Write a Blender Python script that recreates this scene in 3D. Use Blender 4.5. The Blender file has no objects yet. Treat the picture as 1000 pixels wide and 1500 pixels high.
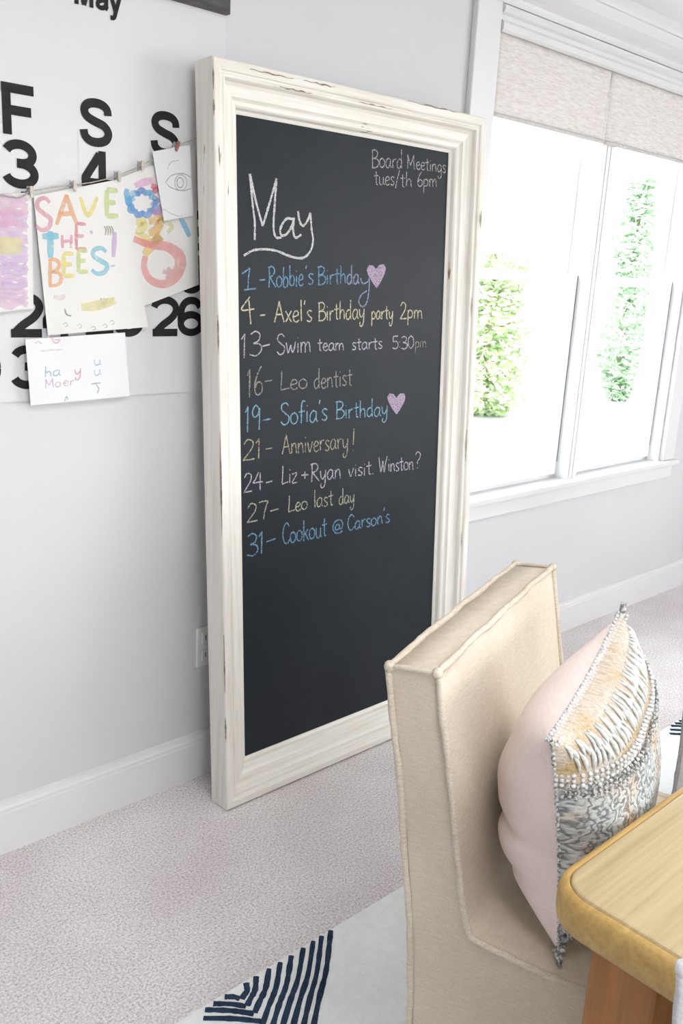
import bpy, bmesh, math, random
from mathutils import Vector, Matrix, noise as mnoise
random.seed(7)
S = bpy.context.scene
COL = S.collection
PI = math.pi
R = math.radians

# ------------------------------------------------------------------ camera
CAM_C = Vector((0.0, -1.91965, 1.40835))
CAM_R = Vector((0.73384631, -0.6773428, 0.05173326)).normalized()
CAM_U = Vector((0.13754701, 0.22273439, 0.96512704)).normalized()
CAM_F = Vector((0.66524463, 0.70113916, -0.25661929)).normalized()
FPX = 1313.08
cd = bpy.data.cameras.new('camera')
cam = bpy.data.objects.new('camera', cd)
COL.objects.link(cam)
m = Matrix((CAM_R, CAM_U, -CAM_F)).transposed().to_4x4()
m.translation = CAM_C
cam.matrix_world = m
cd.sensor_fit = 'VERTICAL'
cd.sensor_height = 24.0
cd.lens = 24.0 * FPX / 1500.0
cd.clip_start = 0.02
S.camera = cam

# ------------------------------------------------------------------ world, lights, exposure
S.view_settings.view_transform = 'Standard'
S.view_settings.look = 'None'
S.view_settings.gamma = 1.0
S.view_settings.exposure = 0.36
w = bpy.data.worlds.new('overcast_sky')
S.world = w
w.use_nodes = True
bg = w.node_tree.nodes['Background']
bg.inputs['Color'].default_value = (0.93, 0.965, 1.0, 1)
bg.inputs['Strength'].default_value = 7.2


def area(name, loc, target, sx, sy, power, color):
    d = bpy.data.lights.new(name, 'AREA')
    d.shape = 'RECTANGLE'
    d.size, d.size_y, d.energy, d.color = sx, sy, power, color
    o = bpy.data.objects.new(name, d)
    COL.objects.link(o)
    o.location = loc
    o.rotation_euler = (Vector(target) - Vector(loc)).to_track_quat('-Z', 'Y').to_euler()
    return o


# daylight in the unseen right wall's window; the near one is added front fill
area('daylight_right', (5.34, -3.80, 1.55), (0.4, -1.6, 0.2), 2.8, 1.3, 47, (1.0, 0.985, 0.96))
area('front_fill', (-0.6, -6.04, 1.42), (0.6, 0, 0.2), 2.4, 1.5, 10, (0.96, 0.98, 1.0))

# unseen overhead light added to brighten the floor and upward faces
area('overhead_fill', (0.80, -2.00, 2.335), (0.80, -1.99, 0), 1.3, 1.3, 22, (1.0, 0.99, 0.98))


# ------------------------------------------------------------------ pixel helpers (photo pixels to points on a real plane)
def ray(px, py):
    return CAM_F + CAM_R * ((px - 500) / FPX) - CAM_U * ((py - 750) / FPX)


def on_plane(px, py, P, n):
    d = ray(px, py)
    return CAM_C + d * ((Vector(P) - CAM_C).dot(n) / d.dot(n))


def on_wall(px, py, y=0.0):
    return on_plane(px, py, (0, y, 0), Vector((0, 1, 0)))


def on_level(px, py, z=0.0):
    return on_plane(px, py, (0, 0, z), Vector((0, 0, 1)))


# ------------------------------------------------------------------ materials
def nodes(name):
    mt = bpy.data.materials.new(name)
    mt.use_nodes = True
    nt = mt.node_tree
    return mt, nt, nt.nodes['Principled BSDF']


def N(nt, kind, **kw):
    n = nt.nodes.new(kind)
    for k, v in kw.items():
        if k in n.inputs:
            n.inputs[k].default_value = v
        else:
            setattr(n, k, v)
    return n


def ramp(nt, fac, stops):
    r = nt.nodes.new('ShaderNodeValToRGB')
    el = r.color_ramp.elements
    while len(el) < len(stops):
        el.new(0.5)
    for e, (p, c) in zip(el, stops):
        e.position = p
        e.color = (c[0], c[1], c[2], 1) if len(c) == 3 else c
    nt.links.new(fac, r.inputs[0])
    return r.outputs[0]


def srgb(r, g, b):
    f = lambda c: (c / 255 / 12.92) if c <= 10 else (((c / 255) + 0.055) / 1.055) ** 2.4
    return (f(r), f(g), f(b))


def coords(nt, scale=(1, 1, 1), kind='Object', rot=(0, 0, 0)):
    tc = nt.nodes.new('ShaderNodeTexCoord')
    mp = nt.nodes.new('ShaderNodeMapping')
    mp.inputs['Scale'].default_value = scale
    mp.inputs['Rotation'].default_value = rot
    nt.links.new(tc.outputs[kind], mp.inputs[0])
    return mp.outputs[0]


def bump(nt, b, height, strength=0.3, dist=0.002):
    n = nt.nodes.new('ShaderNodeBump')
    n.inputs['Strength'].default_value = strength
    n.inputs['Distance'].default_value = dist
    nt.links.new(height, n.inputs['Height'])
    nt.links.new(n.outputs[0], b.inputs['Normal'])


def plain(name, c1, c2=None, scale=8.0, rough=0.6, stretch=(1, 1, 1), bmp=0.0, bscale=200, bdist=0.001, detail=4, lo=0.35, hi=0.65, metal=0.0):
    mt, nt, b = nodes(name)
    c2 = c2 or tuple(x * 0.96 for x in c1)
    v = coords(nt, stretch)
    nz = N(nt, 'ShaderNodeTexNoise', Scale=scale, Detail=detail)
    nt.links.new(v, nz.inputs['Vector'])
    nt.links.new(ramp(nt, nz.outputs['Fac'], [(lo, c1), (hi, c2)]), b.inputs['Base Color'])
    b.inputs['Roughness'].default_value = rough
    b.inputs['Metallic'].default_value = metal
    if bmp:
        n2 = N(nt, 'ShaderNodeTexNoise', Scale=bscale, Detail=3)
        nt.links.new(v, n2.inputs['Vector'])
        bump(nt, b, n2.outputs['Fac'], bmp, bdist)
    return mt


WALL = plain('wall_paint', (0.63, 0.63, 0.64), (0.615, 0.615, 0.63), 2, 0.7, bmp=0.05, bscale=250)
TRIM = plain('trim_paint', (0.72, 0.72, 0.72), (0.70, 0.70, 0.705), 3, 0.4)
BLOOM_VINYL = plain('bloom_white_vinyl', (0.92, 0.92, 0.925), (0.91, 0.91, 0.915), 3, 0.35)  # white vinyl lightened above the trim to carry the window's bloom
CEIL = plain('ceiling_paint', (0.82, 0.82, 0.83), None, 2, 0.8)


def carpet_mat():
    mt, nt, b = nodes('carpet')
    v = coords(nt)
    a = N(nt, 'ShaderNodeTexNoise', Scale=185, Detail=4, Roughness=0.75)
    c = N(nt, 'ShaderNodeTexNoise', Scale=3.2, Detail=4)
    d = N(nt, 'ShaderNodeTexVoronoi', Scale=160)
    for n in (a, c, d):
        nt.links.new(v, n.inputs['Vector'])
    f1 = ramp(nt, a.outputs['Fac'], [(0.34, (0.44, 0.41, 0.40)), (0.5, (0.79, 0.755, 0.755)), (0.62, (0.95, 0.935, 0.945))])
    f2 = ramp(nt, c.outputs['Fac'], [(0.35, (0.90, 0.855, 0.86)), (0.65, (1.0, 1.0, 1.0))])
    mx = N(nt, 'ShaderNodeMixRGB', blend_type='MULTIPLY', Fac=1.0)
    nt.links.new(f1, mx.inputs[1])
    nt.links.new(f2, mx.inputs[2])
    nt.links.new(mx.outputs[0], b.inputs['Base Color'])
    b.inputs['Roughness'].default_value = 0.95
    b.inputs['Specular IOR Level'].default_value = 0.1
    ad = N(nt, 'ShaderNodeMath', operation='ADD')
    nt.links.new(a.outputs['Fac'], ad.inputs[0])
    nt.links.new(d.outputs['Distance'], ad.inputs[1])
    bump(nt, b, ad.outputs[0], 0.4, 0.005)
    return mt


def old_paint(name, along):
    """brushed off-white paint, streaked along one axis, with a few brown worn chips"""
    mt, nt, b = nodes(name)
    st = [70, 70, 70]
    st[along] = 3.0
    v = coords(nt, st)
    nz = N(nt, 'ShaderNodeTexNoise', Scale=1.0, Detail=5, Roughness=0.6)
    nt.links.new(v, nz.inputs['Vector'])
    base = ramp(nt, nz.outputs['Fac'], [(0.25, (0.64, 0.60, 0.52)), (0.5, (0.76, 0.73, 0.665)), (0.7, (0.81, 0.79, 0.745))])
    st2 = [55, 55, 55]
    st2[along] = 5.0
    v2 = coords(nt, st2)
    n2 = N(nt, 'ShaderNodeTexNoise', Scale=1.0, Detail=6, Roughness=0.65)
    nt.links.new(v2, n2.inputs['Vector'])
    n3 = N(nt, 'ShaderNodeTexNoise', Scale=5.0, Detail=2)
    nt.links.new(coords(nt), n3.inputs['Vector'])
    g = nt.nodes.new('ShaderNodeNewGeometry')
    pt = N(nt, 'ShaderNodeMath', operation='MULTIPLY')
    nt.links.new(n2.outputs['Fac'], pt.inputs[0])
    nt.links.new(n3.outputs['Fac'], pt.inputs[1])
    k = ramp(nt, pt.outputs[0], [(0.43, (0, 0, 0)), (0.45, (1, 1, 1))])
    mx = N(nt, 'ShaderNodeMixRGB')
    nt.links.new(k, mx.inputs[0])
    nt.links.new(base, mx.inputs[1])
    mx.inputs[2].default_value = (0.17, 0.13, 0.10, 1)
    nt.links.new(mx.outputs[0], b.inputs['Base Color'])
    b.inputs['Roughness'].default_value = 0.5
    bump(nt, b, nz.outputs['Fac'], 0.25, 0.001)
    return mt


PAINT_V = old_paint('worn_white_paint_upright', 2)
PAINT_H = old_paint('worn_white_paint_level', 0)


def blackboard_mat():
    mt, nt, b = nodes('blackboard')
    v = coords(nt)
    a = N(nt, 'ShaderNodeTexNoise', Scale=2.6, Detail=5, Roughness=0.6)
    nt.links.new(v, a.inputs['Vector'])
    nt.links.new(ramp(nt, a.outputs['Fac'], [(0.3, (0.007, 0.011, 0.016)), (0.7, (0.015, 0.019, 0.024))]), b.inputs['Base Color'])
    b.inputs['Roughness'].default_value = 0.5
    b.inputs['Specular IOR Level'].default_value = 0.22
    c = N(nt, 'ShaderNodeTexNoise', Scale=350, Detail=2)
    nt.links.new(v, c.inputs['Vector'])
    bump(nt, b, c.outputs['Fac'], 0.1, 0.0005)
    return mt


def chalk_mat(name, color, cover=0.5):
    mt, nt, b = nodes(name)
    b.inputs['Base Color'].default_value = (*color, 1)
    b.inputs['Roughness'].default_value = 0.95
    v = coords(nt)
    a = N(nt, 'ShaderNodeTexNoise', Scale=330, Detail=2)
    nt.links.new(v, a.inputs['Vector'])
    k = ramp(nt, a.outputs['Fac'], [(cover - 0.16, (0.15,) * 3), (cover + 0.06, (1, 1, 1))])
    tr = nt.nodes.new('ShaderNodeBsdfTransparent')
    mx = nt.nodes.new('ShaderNodeMixShader')
    nt.links.new(k, mx.inputs[0])
    nt.links.new(tr.outputs[0], mx.inputs[1])
    nt.links.new(b.outputs[0], mx.inputs[2])
    nt.links.new(mx.outputs[0], nt.nodes['Material Output'].inputs[0])
    return mt


def fabric(name, c1, c2, scale=420, spec=0.15, mottling=6.0):
    mt, nt, b = nodes(name)
    v = coords(nt)
    vx = coords(nt, (1, 1, 6))
    a = N(nt, 'ShaderNodeTexNoise', Scale=scale, Detail=2)
    nt.links.new(v, a.inputs['Vector'])
    c = N(nt, 'ShaderNodeTexNoise', Scale=55, Detail=3)
    nt.links.new(vx, c.inputs['Vector'])
    d = N(nt, 'ShaderNodeTexNoise', Scale=mottling, Detail=3)
    nt.links.new(v, d.inputs['Vector'])
    s = N(nt, 'ShaderNodeMath', operation='ADD')
    nt.links.new(a.outputs['Fac'], s.inputs[0])
    nt.links.new(c.outputs['Fac'], s.inputs[1])
    s2 = N(nt, 'ShaderNodeMath', operation='ADD')
    nt.links.new(s.outputs[0], s2.inputs[0])
    nt.links.new(d.outputs['Fac'], s2.inputs[1])
    h = N(nt, 'ShaderNodeMath', operation='MULTIPLY')
    nt.links.new(s2.outputs[0], h.inputs[0])
    h.inputs[1].default_value = 1 / 3
    nt.links.new(ramp(nt, h.outputs[0], [(0.38, c2), (0.6, c1)]), b.inputs['Base Color'])
    b.inputs['Roughness'].default_value = 0.9
    b.inputs['Specular IOR Level'].default_value = spec
    bump(nt, b, a.outputs['Fac'], 0.25, 0.0015)
    return mt


def attr_paint(name, alpha_lo=0.35, scale=90, alpha_hi=.9):
    """watercolour or crayon marks: colour comes from the mark, broken up by paper grain"""
    mt, nt, b = nodes(name)
    at = nt.nodes.new('ShaderNodeAttribute')
    at.attribute_name = 'mark'
    nt.links.new(at.outputs['Color'], b.inputs['Base Color'])
    b.inputs['Roughness'].default_value = 0.9
    a = N(nt, 'ShaderNodeTexNoise', Scale=scale, Detail=4)
    nt.links.new(coords(nt), a.inputs['Vector'])
    k = ramp(nt, a.outputs['Fac'], [(0.30, (alpha_lo,) * 3), (0.72, (alpha_hi,) * 3)])
    tr = nt.nodes.new('ShaderNodeBsdfTransparent')
    mx = nt.nodes.new('ShaderNodeMixShader')
    nt.links.new(k, mx.inputs[0])
    nt.links.new(tr.outputs[0], mx.inputs[1])
    nt.links.new(b.outputs[0], mx.inputs[2])
    nt.links.new(mx.outputs[0], nt.nodes['Material Output'].inputs[0])
    return mt


def wood(name, light, dark, along=0, rough=0.45):
    mt, nt, b = nodes(name)
    st = [14, 14, 14]
    st[along] = 1.6
    v = coords(nt, st)
    a = N(nt, 'ShaderNodeTexNoise', Scale=2.0, Detail=6, Roughness=0.65, Distortion=0.6)
    nt.links.new(v, a.inputs['Vector'])
    c1 = ramp(nt, a.outputs['Fac'], [(0.3, dark), (0.6, light)])
    st2 = [160, 160, 160]
    st2[along] = 5
    c = N(nt, 'ShaderNodeTexNoise', Scale=1.0, Detail=3)
    nt.links.new(coords(nt, st2), c.inputs['Vector'])
    f = ramp(nt, c.outputs['Fac'], [(0.3, (0.85, 0.83, 0.8)), (0.6, (1, 1, 1))])
    mx = N(nt, 'ShaderNodeMixRGB', blend_type='MULTIPLY', Fac=1.0)
    nt.links.new(c1, mx.inputs[1])
    nt.links.new(f, mx.inputs[2])
    nt.links.new(mx.outputs[0], b.inputs['Base Color'])
    b.inputs['Roughness'].default_value = rough
    bump(nt, b, c.outputs['Fac'], 0.1, 0.0006)
    return mt


def glass_mat():
    mt, nt, b = nodes('window_glass')
    nt.nodes.remove(b)
    tr = nt.nodes.new('ShaderNodeBsdfTransparent')
    tr.inputs[0].default_value = (0.97, 0.985, 0.98, 1)
    gl = nt.nodes.new('ShaderNodeBsdfGlossy')
    gl.inputs['Roughness'].default_value = 0.02
    mx = nt.nodes.new('ShaderNodeMixShader')
    mx.inputs[0].default_value = 0.05
    nt.links.new(tr.outputs[0], mx.inputs[1])
    nt.links.new(gl.outputs[0], mx.inputs[2])
    nt.links.new(mx.outputs[0], nt.nodes['Material Output'].inputs[0])
    return mt


def shade_mat():
    mt, nt, b = nodes('woven_shade_fabric')
    v = coords(nt, (1, 1, 7))
    a = N(nt, 'ShaderNodeTexNoise', Scale=28, Detail=5, Roughness=0.7)
    nt.links.new(v, a.inputs['Vector'])
    col = ramp(nt, a.outputs['Fac'], [(0.32, (0.62, 0.57, 0.53)), (0.5, (0.74, 0.70, 0.67)), (0.66, (0.82, 0.79, 0.77))])
    nt.links.new(col, b.inputs['Base Color'])
    b.inputs['Roughness'].default_value = 0.9
    t = nt.nodes.new('ShaderNodeBsdfTranslucent')
    nt.links.new(col, t.inputs[0])
    mx = nt.nodes.new('ShaderNodeMixShader')
    mx.inputs[0].default_value = 0.08
    nt.links.new(b.outputs[0], mx.inputs[1])
    nt.links.new(t.outputs[0], mx.inputs[2])
    nt.links.new(mx.outputs[0], nt.nodes['Material Output'].inputs[0])
    return mt


def lace_mat():
    mt, nt, b = nodes('gold_lace_ground')
    uv = coords(nt, (1, 1, 1), 'UV')
    n = N(nt, 'ShaderNodeTexNoise', Scale=9, Detail=4)
    n2 = N(nt, 'ShaderNodeTexNoise', Scale=90, Detail=3)
    nt.links.new(uv, n.inputs['Vector'])
    nt.links.new(uv, n2.inputs['Vector'])
    c1 = ramp(nt, n.outputs['Fac'], [(0.36, (0.58, 0.55, 0.49)), (0.52, (0.60, 0.50, 0.40)), (0.66, (0.50, 0.38, 0.20))])
    c2 = ramp(nt, n2.outputs['Fac'], [(0.38, (0.80, 0.78, 0.75)), (0.55, (1, 1, 1))])
    mx = N(nt, 'ShaderNodeMixRGB', blend_type='MULTIPLY', Fac=1.0)
    nt.links.new(c1, mx.inputs[1])
    nt.links.new(c2, mx.inputs[2])
    nt.links.new(mx.outputs[0], b.inputs['Base Color'])
    b.inputs['Roughness'].default_value = 0.9
    bump(nt, b, n2.outputs['Fac'], 0.6, 0.003)
    return mt


def panel_mat():
    mt, nt, b = nodes('embroidered_panel')
    uv = coords(nt, (1, 1, 1), 'UV')
    wv = N(nt, 'ShaderNodeTexWave', Scale=7.0, Distortion=18.0, Detail=4)
    wv.inputs['Detail Scale'].default_value = 2.2
    nt.links.new(uv, wv.inputs['Vector'])
    n = N(nt, 'ShaderNodeTexNoise', Scale=6, Detail=3)
    nt.links.new(uv, n.inputs['Vector'])
    n2 = N(nt, 'ShaderNodeTexNoise', Scale=60, Detail=3)
    nt.links.new(uv, n2.inputs['Vector'])
    c1 = ramp(nt, wv.outputs['Fac'], [(0.05, (0.24, 0.25, 0.26)), (0.3, (0.45, 0.465, 0.47)), (0.75, (0.64, 0.645, 0.635))])
    c2 = ramp(nt, n.outputs['Fac'], [(0.42, (0.92, 0.98, 1.0)), (0.56, (1, 0.96, 0.9)), (0.66, (0.95, 0.70, 0.50))])
    c3 = ramp(nt, n2.outputs['Fac'], [(0.35, (0.68, 0.68, 0.68)), (0.55, (1, 1, 1))])
    mx = N(nt, 'ShaderNodeMixRGB', blend_type='MULTIPLY', Fac=1.0)
    nt.links.new(c1, mx.inputs[1])
    nt.links.new(c2, mx.inputs[2])
    mx2 = N(nt, 'ShaderNodeMixRGB', blend_type='MULTIPLY', Fac=1.0)
    nt.links.new(mx.outputs[0], mx2.inputs[1])
    nt.links.new(c3, mx2.inputs[2])
    nt.links.new(mx2.outputs[0], b.inputs['Base Color'])
    b.inputs['Roughness'].default_value = 0.85
    bump(nt, b, wv.outputs['Fac'], 0.35, 0.002)
    return mt


CARPET = carpet_mat()
BOARD = blackboard_mat()
LINEN = fabric('beige_linen', (0.635, 0.565, 0.465), (0.525, 0.455, 0.36))
LINEN_PIPE = fabric('beige_linen_piping', (0.66, 0.595, 0.50), (0.47, 0.405, 0.315))
GREY_LINEN = fabric('pale_grey_linen', (0.66, 0.65, 0.66), (0.52, 0.51, 0.52))
SHADED_PIPE = fabric('shaded_grey_piping', (0.36, 0.355, 0.35), (0.27, 0.265, 0.26))  # grey linen darkened, shade on the piping put into the colour
PINK = fabric('blush_cotton', (0.86, 0.74, 0.70), (0.78, 0.65, 0.61), 500)
RUG_WHITE = fabric('ivory_rug_pile', (0.90, 0.91, 0.90), (0.80, 0.82, 0.82), 260)
RUG_NAVY = fabric('navy_rug_pile', (0.030, 0.055, 0.10), (0.012, 0.022, 0.045), 260)
TABLE_TOP = wood('pale_oak', (0.52, 0.42, 0.25), (0.46, 0.36, 0.205), 0)
TABLE_EDGE = wood('honey_oak_edge', (0.54, 0.36, 0.12), (0.42, 0.26, 0.075), 0)
TABLE_EDGE_Y = wood('honey_oak_end', (0.50, 0.33, 0.11), (0.35, 0.21, 0.06), 1)
LEG_WOOD = wood('amber_leg_wood', (0.40, 0.17, 0.035), (0.27, 0.10, 0.018), 2)
DARK_LEG = wood('dark_chair_leg', (0.12, 0.075, 0.04), (0.07, 0.04, 0.02), 2)
POSTER = plain('poster_paper', (0.66, 0.66, 0.66), (0.64, 0.64, 0.65), 2, 0.5)
INK = plain('black_ink', (0.016, 0.016, 0.016), (0.022, 0.022, 0.022), 60, 0.45)
INK.node_tree.nodes['Principled BSDF'].inputs['Specular IOR Level'].default_value = 0.15
HANGER = plain('charcoal_wood', (0.030, 0.026, 0.028), (0.085, 0.075, 0.075), 12, 0.5, (1, 8, 8))
PAPER = plain('drawing_paper', (0.72, 0.71, 0.68), (0.69, 0.68, 0.66), 9, 0.85)
CARD = plain('white_card', (0.74, 0.74, 0.755), None, 9, 0.8)
WATER = attr_paint('watercolour_marks', 0.34, 42, .66)
CRAYON = attr_paint('pencil_marks', 0.25, 260)
TWINE = plain('grey_twine', (0.50, 0.47, 0.42), (0.30, 0.28, 0.25), 300, 0.9)
PIN = plain('pale_pin_wood', (0.62, 0.57, 0.50), (0.48, 0.43, 0.36), 80, 0.7)
PIN_RED = plain('rust_pin_wood', (0.35, 0.16, 0.11), (0.25, 0.11, 0.08), 80, 0.7)
STEEL = plain('spring_steel', (0.45, 0.45, 0.46), None, 60, 0.35, metal=0.9)
PLASTIC = plain('white_plastic', (0.80, 0.79, 0.77), None, 20, 0.35)
SLOT = plain('slot_dark', (0.05, 0.05, 0.05), None, 20, 0.6)
GLASS = glass_mat()
SHADE = shade_mat()
HEM = plain('grey_hem_tape', (0.50, 0.48, 0.47), (0.58, 0.56, 0.55), 60, 0.9)
LACE = lace_mat()
PANEL = panel_mat()
BEAD = plain('beaded_braid', (0.68, 0.70, 0.70), (0.26, 0.26, 0.26), 170, 0.6, lo=0.56, hi=0.64)
BEAD_DARK = plain('dark_braid', (0.56, 0.57, 0.57), (0.14, 0.14, 0.14), 190, 0.7, lo=0.46, hi=0.58)
GAP_SHADE = plain('sash_gap_shade', (0.16, 0.16, 0.18), None, 40, 0.6)
LEAF = plain('leaf_green', (0.30, 0.44, 0.18), (0.52, 0.60, 0.36), 3, 0.6)
LEAF_B = plain('leaf_bluegreen', (0.30, 0.47, 0.27), (0.50, 0.63, 0.46), 3, 0.6)
BARK = plain('bark', (0.34, 0.29, 0.22), (0.24, 0.20, 0.15), 20, 0.9, (1, 1, .2))
GROUND = plain('pale_paving', (0.34, 0.34, 0.32), (0.28, 0.28, 0.27), 1.5, 0.9)


# ------------------------------------------------------------------ mesh helpers
def link(name, bm, mat, parent=None, smooth=False, world=True, bevel=0.0, seg=2):
    me = bpy.data.meshes.new(name)
    bmesh.ops.recalc_face_normals(bm, faces=bm.faces[:])
    bm.to_mesh(me)
    bm.free()
    o = bpy.data.objects.new(name, me)
    COL.objects.link(o)
    for mm in (mat if isinstance(mat, (list, tuple)) else [mat]):
        me.materials.append(mm)
    if smooth:
        for p in me.polygons:
            p.use_smooth = True
    if parent:
        o.parent = parent
        if world:
            o.matrix_parent_inverse = parent.matrix_basis.inverted()
    if bevel:
        b = o.modifiers.new('bevel', 'BEVEL')
        b.width, b.segments, b.limit_method = bevel, seg, 'ANGLE'
    return o


def empty(name, loc, label=None, cat=None, group=None, rz=0.0, kind=None):
    o = bpy.data.objects.new(name, None)
    COL.objects.link(o)
    o.location = loc
    o.rotation_euler = (0, 0, rz)
    o.empty_display_size = 0.05
    return tag(o, label, cat, group, kind)


def tag(o, label=None, cat=None, group=None, kind=None):
    for k, v in (('label', label), ('category', cat), ('group', group), ('kind', kind)):
        if v:
            o[k] = v
    return o


def struct(name, bm, mat, parent=None, label=None, cat=None, **kw):
    o = link(name, bm, mat, parent, **kw)
    if not parent:
        o['kind'] = 'structure'
    return tag(o, label, cat)


def box(bm, lo, hi):
    x0, y0, z0 = lo
    x1, y1, z1 = hi
    v = [bm.verts.new(c) for c in ((x0, y0, z0), (x1, y0, z0), (x1, y1, z0), (x0, y1, z0), (x0, y0, z1), (x1, y0, z1), (x1, y1, z1), (x0, y1, z1))]
    for f in ((0, 3, 2, 1), (4, 5, 6, 7), (0, 1, 5, 4), (1, 2, 6, 5), (2, 3, 7, 6), (3, 0, 4, 7)):
        bm.faces.new([v[i] for i in f])
    return bm


def boxes(*pairs):
    bm = bmesh.new()
    for lo, hi in pairs:
        box(bm, lo, hi)
    return bm


def loft(bm, rings, close=True, caps=True):
    """rings of equal length joined into a skin"""
    vs = [[bm.verts.new(p) for p in r] for r in rings]
    n = len(vs[0])
    for a, b in zip(vs, vs[1:]):
        for i in range(n if close else n - 1):
            j = (i + 1) % n
            bm.faces.new((a[i], a[j], b[j], b[i]))
    if caps and close:
        bm.faces.new(vs[0][::-1])
        bm.faces.new(vs[-1])
    return vs


def frames(pts):
    out = []
    up = None
    for i, p in enumerate(pts):
        t = (pts[min(i + 1, len(pts) - 1)] - pts[max(i - 1, 0)])
        t = t.normalized() if t.length > 1e-9 else Vector((0, 0, 1))
        if up is None:
            up = Vector((0, 0, 1)) if abs(t.z) < 0.9 else Vector((1, 0, 0))
        a = t.cross(up)
        a = a.normalized() if a.length > 1e-6 else t.orthogonal().normalized()
        up = a.cross(t).normalized()
        out.append((a, up))
    return out


def tube(bm, pts, r, seg=8, jitter=0.0):
    pts = [Vector(p) for p in pts]
    rr = r if callable(r) else (lambda t: r)
    rings = []
    for i, (p, (a, b)) in enumerate(zip(pts, frames(pts))):
        q = rr(i / max(1, len(pts) - 1)) * (1 + random.uniform(-jitter, jitter))
        off = Vector((random.uniform(-1, 1), random.uniform(-1, 1), random.uniform(-1, 1))) * jitter * q
        rings.append([p + off + a * math.cos(2 * PI * k / seg) * q + b * math.sin(2 * PI * k / seg) * q for k in range(seg)])
    loft(bm, rings)
    return bm


def smoothline(pts, n=5):
    pts = [Vector(p) for p in pts]
    if len(pts) < 3:
        return [pts[0].lerp(pts[-1], i / n) for i in range(n + 1)]
    P = [pts[0] * 2 - pts[1]] + pts + [pts[-1] * 2 - pts[-2]]
    out = []
    for i in range(1, len(P) - 2):
        a, b, c, d = P[i - 1:i + 3]
        for k in range(n):
            t = k / n
            out.append(0.5 * ((2 * b) + (c - a) * t + (2 * a - 5 * b + 4 * c - d) * t * t + (3 * b - 3 * c + d - a) * t ** 3))
    out.append(pts[-1])
    return out


def resample(pts, step):
    pts = [Vector(p) for p in pts]
    out = [pts[0]]
    for a, b in zip(pts, pts[1:]):
        n = max(1, int((b - a).length / step))
        out += [a.lerp(b, (k + 1) / n) for k in range(n)]
    return out


def ball(bm, c, r, u=8, v=6, sc=(1, 1, 1)):
    mtx = Matrix.Translation(c) @ Matrix.Diagonal((*sc, 1))
    bmesh.ops.create_uvsphere(bm, u_segments=u, v_segments=v, radius=r, matrix=mtx)


def ribbon(bm, pts, width, n, lift=0.0, jit=0.0, color=None, layer=None):
    """flat mark lying on a plane of normal n"""
    pts = [Vector(p) for p in pts]
    L = []
    for i, p in enumerate(pts):
        t = pts[min(i + 1, len(pts) - 1)] - pts[max(i - 1, 0)]
        if t.length < 1e-9:
            t = Vector((1, 0, 0))
        s = t.normalized().cross(n).normalized()
        wd = (width(i / max(1, len(pts) - 1)) if callable(width) else width) * 0.5 * (1 + random.uniform(-jit, jit))
        L.append((bm.verts.new(p + n * lift + s * wd), bm.verts.new(p + n * lift - s * wd)))
    for (a, b), (c, d) in zip(L, L[1:]):
        try:
            f = bm.faces.new((a, b, d, c))
            if layer is not None:
                for lp in f.loops:
                    lp[layer] = (*color, 1)
        except ValueError:
            pass


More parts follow.
